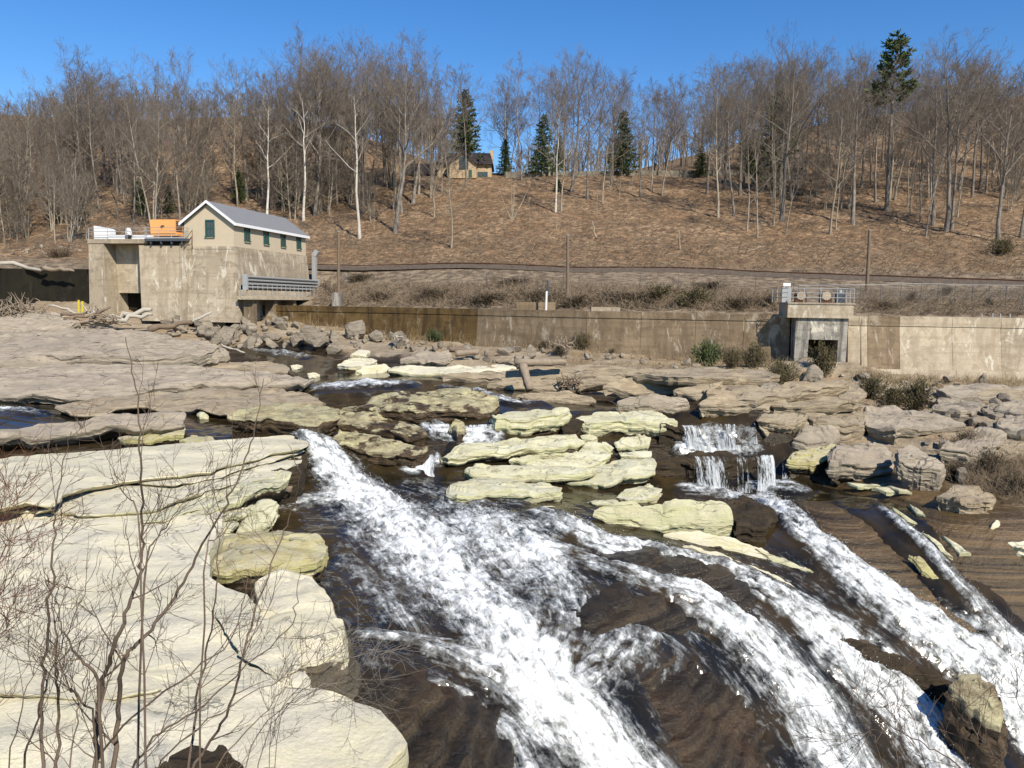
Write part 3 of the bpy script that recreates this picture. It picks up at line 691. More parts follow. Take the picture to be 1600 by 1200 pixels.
curtain((655, 644), (678, 682), 712, 710, 750, 750, 38.0, 37.2, .80, 'short white chute dropping behind the long cream ledge')
# ------------------------------------------------------------------ ledges, slabs and boulders
def chaikin(P, k=1):
    for _ in range(k):
        Q = np.roll(P, -1, 0); P = np.stack([0.75 * P + 0.25 * Q, 0.25 * P + 0.75 * Q], 1).reshape(-1, P.shape[1])
    return P
def resample(P, N):
    C = np.vstack([P, P[:1]]); L = np.concatenate([[0], np.cumsum(np.linalg.norm(np.diff(C, axis=0), axis=1))])
    t = np.linspace(0, L[-1], N, endpoint=False)
    return np.stack([np.interp(t, L, C[:, c]) for c in range(P.shape[1])], 1)
ROCKN = [0]
def rock(label, poly, thick, mat='cream', Yf=None, z=None, tilt=0.12, crown=0.04, under=0.25, rough=1.0, N=84, rings=13, sides=20, wet=0.0, wet_top=0.0, name='rock', cat='rock', group=None, bulge=0.04, smoothk=0, fixY=False, expo=None):
    """a slab whose top outline covers the given pixels on a (tilted) plane at its real height; sides go down by thick metres"""
    ROCKN[0] += 1; sd = ROCKN[0] * 7.13
    a = max(poly, key=lambda q: q[1])
    if z is not None: p0 = at_z(a[0], a[1], z)
    elif fixY: p0 = at(a[0], a[1], Yf)
    else:
        q = hit(a[0], a[1], expo if expo is not None else 0.80 * thick); p0 = q + np.array([0, 0, expo if expo is not None else 0.80 * thick])
    def project(tl):
        out = []
        for (u, v) in poly:
            d = ray(u, v); t = (p0[2] - tl * p0[1]) / (d[2] - tl * d[1]); out.append((d[0] * t, d[1] * t, d[2] * t))
        return np.array(out)
    XY = project(tilt)
    if z is None and not fixY:
        while tilt < 1.2 and (XY[:, 2] - bed_tps(XY[:, 0], XY[:, 1])).min() < min(0.3, 0.5 * thick): tilt += 0.05; XY = project(tilt)
    XY = XY[:, :2]
    P = chaikin(np.array(XY), smoothk) if smoothk else np.array(XY)
    if ((P[:, 0] * np.roll(P[:, 1], -1) - P[:, 1] * np.roll(P[:, 0], -1)).sum()) < 0: P = P[::-1]
    P = resample(P, N)
    T = np.roll(P, -1, 0) - np.roll(P, 1, 0); T /= np.maximum(np.linalg.norm(T, axis=1), 1e-9)[:, None]
    Nn = np.stack([T[:, 1], -T[:, 0]], 1)
    c = P.mean(0); ext = np.ptp(P, axis=0); size = float(min(ext.min(), 6.0))
    stepn = fbm(P[:, 0] * 1.1 / max(size, .8) * 2.2, P[:, 1] * 1.1 / max(size, .8) * 2.2, sd + 3, 2); P = P + Nn * (0.06 * size * np.round(stepn * 4) / 4)[:, None] * rough
    P = P + Nn * (0.05 * size * fbm(P[:, 0] * 1.6 / max(size, .6) * 1.5, P[:, 1] * 1.6 / max(size, .6) * 1.5, sd, 4, 0.6))[:, None] * rough
    cov = np.cov((P - c).T); ev, evec = np.linalg.eigh(cov); ax = evec[:, 1]
    h0 = (P - c) @ ax; hw = np.abs((P - c) @ evec[:, 0]).max(); hl = np.abs(h0).max()
    sp = max(0.0, hl - hw) * 0.92
    S = c + np.clip(h0 * 0.9, -sp, sp)[:, None] * ax
    plane = lambda q: p0[2] + tilt * (q[:, 1] - p0[1])
    V = []; W = []
    fr = 1 - (1 - np.linspace(0, 1, rings + 1)[1:]) ** 1.5 * 1.0
    fr = np.concatenate([[0.0], fr[:-1], [0.975, 1.0]])
    for f in fr:
        q = S + (P - S) * f
        zt = plane(q) + crown * (1 - f ** 2.4) - (0.025 * min(thick, 1.2) if f == 1.0 else 0)
        n_ = 0.06 * fbm(q[:, 0] * 0.9, q[:, 1] * 0.9, sd, 5, 0.55) + 0.10 * fbm(q[:, 0] * 0.25, q[:, 1] * 0.25, sd + 5, 2)
        stp = fbm(q[:, 0] * 0.45, q[:, 1] * 0.8, sd + 2, 3); n_ = n_ + 0.13 * sstep(0.02, 0.04, stp) + 0.09 * sstep(0.14, 0.16, stp) - 0.10 * sstep(-0.12, -0.14, stp)
        V.append(np.column_stack([q, zt + n_ * rough * min(1.0, 0.35 + 0.5 * thick)])); W.append(np.full(N, wet_top))
    ze = V[-1][:, 2]
    for k in range(1, sides + 1):
        t = k / sides
        nl = max(2, int(round(thick / 0.20))); li = min(nl - 1, int(t * nl * 0.999)); fl_ = t * nl - li
        lr = np.random.RandomState(int(ROCKN[0] * 101 + li)).uniform(-1, 1)
        blk = fbm(P[:, 0] * 0.7, P[:, 1] * 0.7, sd + li * 4.7, 3, 0.55)
        led = (0.07 * lr + 0.30 * np.round(blk * 4) / 4 + 0.06 * blk) * min(thick, 0.8) * (0.45 if fl_ > 0.82 else 1.0)
        off = bulge * math.sin(math.pi * min(1, t * 1.1)) * thick - under * thick * (t ** 1.6 if under < 1 else max(0.0, t - 0.12) ** 1.1) + (led + 0.03 * fbm(P[:, 0] * 2.4, P[:, 1] * 2.4, sd + t * 3, 3)) * rough * (1 if t > 0.08 else 0.3)
        q = P + Nn * (off if np.ndim(off) else np.full(N, off))[:, None]
        V.append(np.column_stack([q, ze - thick * t])); W.append(np.full(N, max(wet_top, (0.56 + (t - (1 - wet)) * 1.3) if wet > 0 else 0.0)))
    V = np.concatenate(V); W = np.concatenate(W)
    m = len(V) // N; i = np.arange(m - 1)[:, None] * N; j = np.arange(N)[None]; j2 = (j + 1) % N
    F = np.stack([i + j, i + N + j, i + N + j2, i + j2], -1).reshape(-1, 4)
    loc = (c[0], c[1], float(ze.min() - thick))
    o = mk(name, V, F, M[mat], loc=loc, smooth=True, attrs={'wet': ('FLOAT', W)}, sharp=26)
    return tag(o, label, cat, group)

def R(label, poly, thick, mat='cream', **kw):
    if not kw.pop('keepY', False): pass
    return rock(label, poly, thick, mat, **kw)
# --- grey slabs across the channel, left
R('farthest grey rock hump at the left edge below the driftwood roots', [(-60,500),(0,494),(60,488),(92,490),(128,505),(95,516),(0,522),(-60,525)], 1.0, 'grey', Yf=71, tilt=.06, crown=.5)
R('broad smooth grey slab stretching below the driftwood pile', [(-90,520),(0,516),(150,513),(235,522),(320,537),(345,546),(300,556),(215,561),(100,560),(0,563),(-90,562)], 1.3, 'grey', Yf=62, tilt=.05, crown=.25, N=110, rings=14)
R('rounded grey boulder at the end of the broad slab by the upper rapid', [(262,556),(285,541),(325,537),(352,545),(357,553),(330,562),(280,565)], 1.0, 'grey', Yf=60.5, tilt=.22, crown=.25, under=.5, bulge=.2)
R('thin tan slab with a rounded end just behind the long grey slab', [(305,574),(325,565),(400,564),(440,570),(453,579),(448,584),(400,580),(350,577)], .5, 'tan', Yf=56.5, tilt=.05, under=.5)
R('low greenish grey rock behind the long slab at the left edge', [(-60,567),(15,562),(70,557),(105,567),(90,577),(0,580),(-60,580)], .5, 'grey', Yf=57, tilt=.08, crown=.25)
R('pale strip of rock behind the long grey slab', [(105,572),(125,565),(170,563),(222,564),(200,572),(140,576)], .4, 'pale', Yf=57, tilt=.04)
R('long pinkish grey slab pointing to the little weir', [(-90,582),(0,577),(120,571),(250,573),(350,577),(420,582),(470,590),(492,594),(470,600),(400,600),(340,603),(270,609),(180,618),(90,622),(0,618),(-90,616)], .9, 'grey', tilt=.04, crown=.2, under=1.2, N=120, rings=14, wet=.45)
R('orange tinged flat slab in front of the long grey slab', [(80,637),(150,624),(230,617),(300,609),(390,602),(440,603),(450,612),(490,620),(510,630),(470,632),(420,640),(390,648),(350,645),(300,638),(230,636),(160,645),(110,645)], .75, 'tan', tilt=.05, under=1.2, wet=.75, N=100, rings=12)
R('cream topped rock with dark base above the main chute', [(352,652),(385,642),(440,634),(500,630),(528,640),(530,655),(500,662),(440,660),(390,656)], 1.0, 'mossy', Yf=44, tilt=.08, wet=1.0, under=.5)
R('grey pointed slab with a dark undercut lying in the left channel', [(-60,684),(0,672),(60,663),(140,653),(220,645),(265,640),(290,642),(298,652),(285,663),(250,668),(180,669),(110,674),(50,682),(0,686)], 1.05, 'grey', tilt=.10, under=1.3, wet=.6, N=90, rings=10)
R('small greenish block under the tip of the grey pointed slab', [(186,682),(215,674),(262,662),(288,664),(286,678),(270,683),(225,690),(195,690)], .5, 'yellow', Yf=38, tilt=.2, under=.4, wet=.6)
R('flat yellowish stone between the pointed slab and the foreground ledge', [(280,686),(300,680),(330,682),(338,687),(305,692)], .35, 'yellow', Yf=37.6, tilt=.1)
R('small cream stone alone in the channel beside the grey slab', [(308,650),(316,646),(326,648),(325,653),(312,654)], .35, 'cream', Yf=43.5, crown=.12)
R('lone cream stone in dark water at the end of the tan slab', [(453,573),(462,570),(473,573),(468,576),(457,577)], .3, 'pale', Yf=58.5, crown=.08)
R('flat pale stone awash above the weir', [(480,586),(490,584),(500,586),(492,589),(483,589)], .25, 'pale', Yf=55.5, crown=.05)
# --- pale ledge in the foreground
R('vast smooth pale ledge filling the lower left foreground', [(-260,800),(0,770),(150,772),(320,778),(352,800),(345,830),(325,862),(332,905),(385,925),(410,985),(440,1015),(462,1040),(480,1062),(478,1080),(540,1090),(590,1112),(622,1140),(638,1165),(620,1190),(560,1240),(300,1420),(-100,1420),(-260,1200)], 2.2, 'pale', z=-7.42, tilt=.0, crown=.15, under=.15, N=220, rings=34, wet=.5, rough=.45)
R('tan apron of the pale ledge sloping into brown water', [(395,912),(440,893),(490,908),(520,945),(540,990),(537,1012),(500,1030),(450,1035),(410,1000)], 1.3, 'pale', z=-8.05, tilt=.03, crown=.15, wet=.9, under=-.3, N=90, rings=12, rough=.5)
R('second pale layer forming a curved step in the foreground ledge', [(-260,800),(-100,770),(60,752),(200,742),(330,726),(420,708),(470,706),(466,726),(430,742),(365,756),(300,775),(245,797),(180,804),(120,808),(75,798),(-60,806)], .34, 'pale', z=-7.10, tilt=.0, crown=.06, under=2.0, N=170, rings=20, wet=.3, rough=.6)
R('topmost cream layer of the ledge ending in an overhang by the main chute', [(-260,760),(-60,722),(100,707),(250,698),(380,687),(450,681),(476,685),(482,692),(470,703),(430,709),(380,721),(330,737),(285,740),(230,744),(190,751),(150,758),(105,775),(80,790),(40,786),(0,796),(-100,800),(-260,810)], .36, 'pale', z=-6.74, tilt=.0, crown=.10, under=2.2, N=200, rings=20, wet=.25, rough=.6)
R('thin cream layer between the two upper steps of the ledge', [(215,752),(290,738),(340,724),(420,703),(470,698),(476,706),(440,717),(385,733),(330,748),(270,757)], .2, 'pale', z=-6.93, tilt=.0, crown=.0, under=2.4, N=110, rings=8, wet=.2, rough=.6)
R('short cream layer under the curved step of the ledge', [(140,812),(225,795),(290,774),(350,756),(405,746),(424,752),(375,772),(315,794),(255,815),(190,819)], .22, 'cream', z=-7.26, tilt=.0, crown=.0, under=2.2, N=110, rings=8, wet=.3, rough=.6)
R('faint greenish layer crossing the lower left of the ledge', [(-260,1010),(-40,1000),(120,1012),(210,1040),(250,1075),(180,1092),(60,1086),(-260,1100)], .22, 'pale', z=-7.20, tilt=.0, crown=.0, under=1.5, N=120, rings=10, wet=.2, rough=.6)
R('thin pale layer along the river edge of the ledge', [(330,945),(385,935),(415,965),(455,1005),(470,1040),(440,1060),(390,1030),(350,990)], .2, 'pale', z=-7.22, tilt=.0, crown=.0, under=1.8, N=110, rings=8, wet=.2, rough=.7)
R('dark undercut block beneath the overhang beside the main chute', [(400,735),(440,712),(474,705),(480,722),(468,744),(430,752)], 1.3, 'wetrock', z=-7.35, tilt=.0, under=.1)
R('greenish layered stone under the curved step', [(262,800),(300,782),(350,766),(400,752),(440,738),(455,742),(440,757),(390,778),(330,798),(285,808)], .5, 'cream', z=-7.30, tilt=.03, under=.5, wet=.6, N=80)
R('brown flat stone wedged under the greenish layer', [(345,785),(380,766),(430,748),(462,744),(458,760),(420,775),(375,788)], .5, 'tan', z=-7.75, tilt=.03, under=.5, wet=.7)
R('thin cream flake lowest in the stack beside the tilted block', [(306,806),(345,795),(398,790),(402,797),(372,808),(330,818)], .3, 'cream', z=-7.62, tilt=.02, under=.7, wet=.3)
R('short greenish flake under the thin cream flake', [(312,836),(335,820),(360,812),(372,822),(358,836),(330,842)], .35, 'cream', z=-7.8, tilt=.02, under=.6, wet=.5)
R('tilted cream block standing on edge beside the chute pool', [(368,838),(378,812),(400,792),(428,781),(434,788),(425,806),(405,830),(385,840)], .8, 'cream', Yf=29.6, tilt=.55, under=.2, crown=.1, wet=.4)
R('rounded yellow green boulder half in the brown pool', [(322,868),(345,843),(400,834),(440,829),(490,838),(516,853),(517,864),(496,878),(450,888),(400,894),(352,903),(330,895)], .8, 'yellow', z=-8.0, tilt=.02, crown=.2, under=.3, wet=.5, N=90, rings=12)
R('dark brown rock shape added for a shadow-like patch at the bottom edge', [(240,1220),(262,1180),(300,1162),(345,1168),(385,1195),(420,1240),(330,1290),(260,1280)], 1.6, 'wetrock', Yf=9.6, tilt=.25, crown=.0, fixY=True)  # dark rock shape put in where a shadow-like dark peak lies
# --- cream and mossy rocks in mid river
R('long rounded rock half yellow lichen and half brown moss below the weir', [(556,634),(600,620),(660,614),(730,612),(775,622),(786,634),(765,642),(700,645),(650,648),(600,644)], 1.1, 'mossy', tilt=.16, crown=.3, under=.3, wet=1.0, wet_top=.50, N=90)
R('dark slanting rock with yellow patches above the chute', [(516,645),(548,632),(590,640),(630,655),(660,672),(668,684),(640,684),(600,676),(560,668),(525,662)], .9, 'mossy', tilt=.14, wet=1.0, wet_top=.56, under=.4, N=80)
R('brown slanting rock with cream crest right beside the main chute', [(512,682),(530,672),(580,681),(640,690),(668,697),(660,706),(620,708),(580,702),(545,695)], 1.1, 'mossy', tilt=.10, wet=1.0, wet_top=.46, under=.3, N=80)
R('mossy stone splitting the two small falls', [(702,668),(712,660),(724,662),(726,672),(714,680)], .9, 'mossy', Yf=41, tilt=.3, crown=.2, wet=.8)
R('cream block with a crack right of the small falls', [(766,652),(795,642),(850,638),(890,643),(886,651),(845,657),(800,658),(775,660)], 1.0, 'cream', Yf=43, tilt=.08, under=.15, wet=.25, bulge=.15)
R('largest cream slab beside the upper step of the right fall', [(896,660),(930,644),(990,641),(1040,648),(1058,657),(1040,663),(980,660),(920,668)], .85, 'cream', Yf=42.6, tilt=.06, under=.25, wet=.35, N=80)
R('brown split rock between the two cream blocks', [(870,655),(892,648),(920,644),(925,652),(900,668),(880,672)], .9, 'wetrock', Yf=43.2, tilt=.1)
R('long cream ledge uppermost in the mid river stack', [(684,716),(712,700),(770,692),(840,686),(900,684),(915,690),(880,698),(835,702),(800,708),(740,713),(700,722)], .75, 'cream', tilt=.05, under=1.1, wet=.6, N=90)
R('narrow cream ledge under the uppermost one', [(795,722),(830,708),(880,700),(920,696),(922,702),(880,710),(840,716)], .4, 'cream', Yf=39.2, tilt=.05, under=.4, wet=.35)
R('wide pale slab lying on the long rounded ledge', [(820,728),(850,714),(900,707),(940,706),(956,714),(940,724),(890,733),(850,735)], .4, 'cream', Yf=38.5, tilt=.06, under=.4, wet=.2)
R('long rounded yellowish ledge with a blunt left end', [(728,738),(742,727),(800,725),(860,727),(900,728),(930,730),(920,738),(860,741),(790,743),(740,744)], .55, 'cream', Yf=38, tilt=.05, under=.35, bulge=.2, wet=.45, N=80)
R('jutting cream block with a sharp prow above black shadow', [(872,745),(900,732),(960,722),(1000,722),(1018,717),(1026,724),(1022,738),(990,744),(945,756),(900,752)], .75, 'cream', tilt=.05, under=1.1, wet=.5, N=90)
R('front cream ledge with layered face standing in the dark pool', [(697,768),(704,755),(745,750),(800,752),(850,757),(876,762),(878,768),(830,772),(760,770),(715,774)], .75, 'cream', Yf=36.2, tilt=.05, under=.2, wet=.35, N=80)
R('small cream wedge stone in the gap of the stack', [(908,700),(925,690),(946,692),(960,703),(950,711),(925,708)], .5, 'cream', Yf=39.4, tilt=.08, wet=.2)
R('cream block in the stack beside the dark step', [(960,694),(975,684),(1005,680),(1018,686),(1014,698),(985,700),(965,702)], .4, 'cream', Yf=40.2, tilt=.06, wet=.2)
R('lower cream block in the stack beside the dark step', [(964,708),(990,702),(1018,703),(1019,710),(990,716),(970,716)], .5, 'cream', Yf=39.4, tilt=.06, wet=.3)
R('tiny cream stone topmost behind the stack', [(986,676),(1000,670),(1022,670),(1020,677),(1000,680)], .3, 'cream', Yf=41.6, tilt=.05)
R('yellowish chip left of the tiny stone behind the stack', [(906,682),(925,678),(934,684),(925,689),(910,688)], .3, 'cream', Yf=41.2, tilt=.05)
R('pale stone under the prow of the jutting block', [(962,776),(985,764),(1015,760),(1036,768),(1030,776),(990,780)], .4, 'cream', Yf=37, tilt=.05, wet=.3)
R('thin pale flake awash in the dark pool', [(814,793),(835,790),(862,789),(870,791),(850,796),(825,797)], .18, 'pale', Yf=34.8, tilt=.0)
R('broken cream flake left of the big flat block', [(914,784),(940,781),(966,784),(960,791),(930,790)], .25, 'cream', Yf=35.6, tilt=.0)
R('big flat topped cream block above the middle rapids', [(926,802),(965,791),(1030,787),(1090,785),(1130,789),(1142,800),(1146,816),(1120,822),(1070,820),(1030,819),(990,814),(950,814)], .85, 'cream', Yf=34.4, tilt=.02, under=.12, wet=.15, N=100, rings=12)
R('brown wet ledge right of the big flat cream block', [(1126,792),(1160,778),(1195,786),(1210,805),(1195,822),(1150,826)], .8, 'wetrock', Yf=34.6, tilt=.02, under=.1)
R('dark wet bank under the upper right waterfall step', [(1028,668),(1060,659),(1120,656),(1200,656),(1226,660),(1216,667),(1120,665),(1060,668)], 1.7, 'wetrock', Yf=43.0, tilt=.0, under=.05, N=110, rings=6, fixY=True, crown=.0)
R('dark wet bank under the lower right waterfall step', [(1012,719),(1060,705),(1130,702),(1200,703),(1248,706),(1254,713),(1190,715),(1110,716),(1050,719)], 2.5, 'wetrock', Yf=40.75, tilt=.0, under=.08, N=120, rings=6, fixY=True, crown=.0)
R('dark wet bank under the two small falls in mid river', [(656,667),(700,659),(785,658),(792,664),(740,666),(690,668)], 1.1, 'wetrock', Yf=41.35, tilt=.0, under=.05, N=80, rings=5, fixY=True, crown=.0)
R('first long cream stripe of rock on the slope below the flat block', [(1035,838),(1090,832),(1140,842),(1190,858),(1225,880),(1205,880),(1160,866),(1100,856)], .16, 'pale', Yf=32.2, tilt=.1, under=.0, wet=.3)
R('second long cream stripe bending down the slope', [(1060,852),(1120,862),(1175,880),(1225,905),(1250,926),(1228,918),(1180,895),(1130,878)], .20, 'pale', Yf=30.8, tilt=.3, under=0, wet=.3)
R('thin cream sliver right of the two long stripes', [(1180,858),(1225,872),(1255,888),(1272,898),(1250,894),(1210,880)], .16, 'cream', Yf=32.2, tilt=.25, under=0, wet=.3)
R('pale green patch of rock between two streams on the right slope', [(1420,866),(1440,875),(1458,895),(1480,918),(1470,916),(1440,896)], .18, 'yellow', Yf=31.6, tilt=.3, under=0)
k = 0
for (lab, pl, Yq) in [('uppermost pale fleck of rock on the brown dome', [(1322,752),(1350,755),(1384,758),(1370,761),(1340,759)], 38.6),
        ('second pale fleck of rock high on the brown dome', [(1362,762),(1390,764),(1404,770),(1385,770)], 37.6),
        ('small pale fleck below the triangular boulder', [(1384,759),(1410,766),(1425,771),(1405,769)], 38),
        ('short cream sliver at the head of the thin stream', [(1394,796),(1410,806),(1434,822),(1420,817)], 35.2),
        ('cream sliver right of the thin stream head', [(1420,786),(1436,796),(1446,806),(1432,801)], 35.8),
        ('long thin cream sliver lower on the dome', [(1438,833),(1460,845),(1490,872),(1470,862)], 33.4),
        ('thin grey sliver beside the long cream sliver', [(1470,838),(1492,850),(1518,868),(1500,864)], 33.2)]:
    R(lab, pl, .14, 'cream', Yf=Yq, tilt=.2, under=0, N=36, rings=4, sides=4)
R('tall pale boulder with a shaded side in the rapids at lower right', [(1484,1072),(1500,1054),(1528,1050),(1548,1066),(1566,1105),(1562,1132),(1535,1118),(1505,1092)], 3.0, 'mossy', tilt=.45, crown=.1, under=.0, wet=.95, N=72)
R('long brown wet rib between the lower right streams', [(1290,1000),(1330,992),(1400,1020),(1460,1050),(1488,1072),(1470,1078),(1410,1050),(1340,1018)], .8, 'wetrock', Yf=27.6, tilt=.5, under=0)
# --- right bank
R('yellow stained boulder beside the lower waterfall step', [(1228,716),(1250,702),(1300,698),(1316,702),(1312,714),(1270,722)], 1.1, 'yellow', Yf=41, tilt=.06, under=.4, wet=.7)
R('large smooth grey boulder above the brown dome', [(1298,718),(1312,692),(1350,690),(1388,698),(1398,708),(1390,718),(1350,720)], 1.25, 'grey', Yf=40.4, tilt=.08, under=.35, bulge=.15, wet=.25)
R('triangular grey boulder beside the dark cleft', [(1404,722),(1402,700),(1424,692),(1450,708),(1474,732),(1470,740),(1440,736)], 1.1, 'grey', Yf=39.8, tilt=.5, under=.1)
R('rounded boulder perched at the head of the right fall', [(1240,684),(1254,664),(1284,656),(1306,664),(1312,680),(1298,688),(1262,690)], .9, 'grey', Yf=42, tilt=.3, crown=.25, under=.3, bulge=.2)
R('flat topped tan boulder with a black undercut above the right fall', [(1184,660),(1196,646),(1240,642),(1262,650),(1256,660),(1220,664)], .95, 'tan', Yf=44, tilt=.06, under=.55)
R('square grey block behind the perched boulder', [(1258,652),(1280,642),(1330,640),(1352,648),(1348,660),(1310,664),(1270,662)], 1.3, 'tan', Yf=44.2, tilt=.08, under=.15)
R('long dark streaked boulder right of the square block', [(1354,662),(1352,640),(1380,636),(1440,645),(1508,658),(1502,668),(1450,668),(1400,674)], 1.1, 'grey', Yf=43.2, tilt=.12, under=.5, N=80)
R('low layered slab below the junipers', [(1208,632),(1230,612),(1280,600),(1330,600),(1352,612),(1346,628),(1300,630),(1250,632)], .7, 'tan', Yf=49.5, tilt=.06, under=.3, N=80)
R('wide flat slab behind the low layered slab', [(1130,622),(1180,606),(1240,598),(1300,592),(1330,598),(1290,606),(1230,618),(1180,628)], .6, 'tan', Yf=51.5, tilt=.04, under=.4, N=80)
R('long rounded grey boulder at the edge of the quiet pool', [(964,626),(985,618),(1030,616),(1072,620),(1078,628),(1050,632),(1000,632)], .75, 'grey', Yf=48, tilt=.08, under=.3, bulge=.2)
R('tan boulder right of the quiet pool', [(1092,634),(1108,622),(1150,618),(1205,624),(1200,634),(1150,638)], .8, 'tan', Yf=47.4, tilt=.08, under=.3)
R('greenish slanting boulder behind the brush at the right', [(1466,706),(1490,688),(1530,672),(1562,670),(1572,684),(1556,700),(1510,712)], 1.1, 'grey', Yf=42, tilt=.2, under=.3, N=72)
R('dark steep boulder at the right edge', [(1562,664),(1570,644),(1600,636),(1680,640),(1680,672),(1620,676)], 1.6, 'grey', Yf=44, tilt=.1, under=.2)
R('tan flat rock below the greenish boulder', [(1528,700),(1560,690),(1600,692),(1640,698),(1620,708),(1560,712)], .6, 'tan', Yf=41, tilt=.1)
R('smooth dark topped slab near the right dam wall', [(1462,612),(1500,600),(1560,602),(1610,608),(1640,616),(1560,620),(1500,620)], .7, 'grey', Yf=53.5, tilt=.06, under=.3, N=72)
R('cracked pale block right of the junipers', [(1456,640),(1466,626),(1500,622),(1538,628),(1534,640),(1500,646)], .9, 'rubble', Yf=49.5, tilt=.1, under=.2)
R('small grey rock right of the cracked pale block', [(1534,642),(1550,630),(1580,634),(1582,644),(1556,648)], .7, 'rubble', Yf=48.5, tilt=.1)
R('flat grey slab farthest right below the dam wall', [(1560,640),(1580,622),(1640,620),(1700,630),(1680,645),(1600,646)], .8, 'grey', Yf=49, tilt=.06)
R('pale flat slab half buried at the foot of the brush', [(1462,772),(1490,762),(1530,764),(1556,776),(1545,784),(1500,782)], .7, 'tan', Yf=37, tilt=.12, under=.2)
R('pale rock with white patches at the right edge of the dome', [(1548,826),(1566,812),(1590,822),(1640,850),(1640,872),(1590,858)], .7, 'pale', Yf=33.8, tilt=.25)
R('grey rock standing at the foot of the intake tower', [(1256,590),(1262,578),(1272,572),(1284,584),(1282,594)], .8, 'rubble', Yf=57, tilt=.4, crown=.2)
R('dark grey rock left of the tower juniper', [(1186,604),(1196,596),(1214,596),(1222,606),(1205,610)], .6, 'rubble', Yf=55, tilt=.2)
# --- middle shelf
R('dark undercut boulder on the flat stone beside the upper pool', [(626,566),(640,556),(670,549),(700,549),(708,558),(700,564),(660,566)], 1.1, 'grey', tilt=.14, crown=.1, under=1.3, bulge=.1)
R('small stone leaning on the dark undercut boulder', [(636,574),(648,566),(660,564),(668,572),(655,577)], .4, 'grey', Yf=59, tilt=.15)
R('long flat grey stone at the edge of the upper pool', [(604,580),(625,573),(700,572),(760,572),(800,572),(810,578),(760,583),(700,585),(640,583)], .5, 'pale', Yf=56, tilt=.03, under=.5, wet=.35, N=80)
R('tan ledge running behind the leaning beam', [(690,588),(760,582),(815,576),(900,572),(990,574),(1010,582),(960,588),(880,590),(815,594),(740,595)], .6, 'tan', Yf=53, tilt=.03, under=.4, wet=.3, N=100, rings=10)
R('lower brown ledge behind the leaning beam', [(760,602),(815,594),(880,592),(960,590),(980,596),(930,602),(860,606),(800,608)], .55, 'tan', Yf=51, tilt=.03, under=.4, wet=.5, N=80)
R('cream bottomed ledge in front of the leaning beam', [(805,622),(830,612),(880,612),(925,618),(932,624),(890,628),(840,628)], .4, 'tan', Yf=48.4, tilt=.03, under=.4, wet=.4)
R('layered ledge right of the tangled root', [(940,604),(980,594),(1050,588),(1120,586),(1180,590),(1160,600),(1100,606),(1030,612),(970,612)], .6, 'tan', Yf=51, tilt=.03, under=.5, N=90)
R('broad tan ledge below the green juniper', [(990,586),(1060,576),(1140,576),(1200,582),(1220,590),(1150,592),(1060,592)], .5, 'tan', Yf=55, tilt=.03, under=.4, N=80)
R('pale stone at the waterline left of the undercut boulder', [(528,570),(545,562),(575,560),(590,566),(575,572),(545,573)], .4, 'pale', Yf=60, tilt=.1, crown=.1, wet=.3)
R('second pale stone at the waterline of the upper pool', [(555,580),(575,570),(600,568),(612,574),(595,582),(570,584)], .4, 'pale', Yf=58, tilt=.1, wet=.3)
R('pale stone behind the two waterline stones', [(548,556),(562,548),(578,550),(572,558)], .5, 'pale', Yf=64, tilt=.2)

def ledge_slabs(n, poly, wr, mat, label, group, seed, thick=(.15, .4)):
    r = np.random.RandomState(seed); xs_ = [p[0] for p in poly]; ys_ = [p[1] for p in poly]; k = 0
    while k < n:
        a = r.uniform(min(xs_), max(xs_)); b = r.uniform(min(ys_), max(ys_))
        if not in_poly(np.array([a]), np.array([b]), poly)[0]: continue
        w = r.uniform(*wr); h = w * r.uniform(.08, .16); m = 9; th = np.sort(r.uniform(0, 6.283, m)); 
        pl = [(a + w / 2 * math.cos(q) * r.uniform(.75, 1.1), b + h * math.sin(q) * r.uniform(.7, 1.2) + (math.cos(q) * w * .03)) for q in th]
        rock(label, pl, r.uniform(*thick), mat if r.rand() < .7 else 'grey', tilt=.03, under=.45, N=48, rings=7, sides=10, group=group, crown=.05, expo=r.uniform(.10, .3)); k += 1
ledge_slabs(46, [(860,566),(960,572),(1080,582),(1200,590),(1330,600),(1500,606),(1590,620),(1590,660),(1400,634),(1230,640),(1090,612),(960,612),(860,600)], (34, 105), 'tan', 'thin weathered slab among the layered ledges of the dry shelf', 'thin slabs on the dry shelf', 4)
ledge_slabs(10, [(640,565),(800,560),(900,570),(900,590),(720,590)], (24, 70), 'tan', 'thin slab among the ledges behind the upper pool', 'thin slabs behind the upper pool', 5)
ledge_slabs(14, [(-40,512),(150,512),(240,520),(300,560),(120,572),(-40,566)], (40, 120), 'grey', 'thin grey layer on the broad slabs at the left', 'thin layers on the left slabs', 6, (.12, .25))

# --- angular quarried stones, each a stone of its own
def ico(sub=2):
    import bmesh
    bm = bmesh.new(); bmesh.ops.create_icosphere(bm, subdivisions=sub, radius=1)
    V = np.array([v.co[:] for v in bm.verts]); Fi = np.array([[v.index for v in f.verts] for f in bm.faces]); bm.free(); return V, Fi
def stone_mesh(seed, flat=1.0):
    r = np.random.RandomState(seed); V, Fi = ico(3); V = V * 1.3
    V = V * [1.0, r.uniform(.65, .95), r.uniform(.55, .85) * flat]
    for _ in range(20):
        n_ = r.normal(size=3); n_ /= np.linalg.norm(n_); d = r.uniform(.34, .62)
        e = V @ n_ - d; V = V - np.outer(np.maximum(e, 0), n_)
    V += (fbm(V[:, 0] * 2, V[:, 1] * 2, V[:, 2] * 2 + seed, 4) * 0.035)[:, None] * V
    V[:, 2] -= V[:, 2].min(); V[:, 2] -= 0.12
    me = bpy.data.meshes.new('stone'); me.from_pydata(V.tolist(), [], Fi.tolist()); me.materials.append(M['rubble']); return me
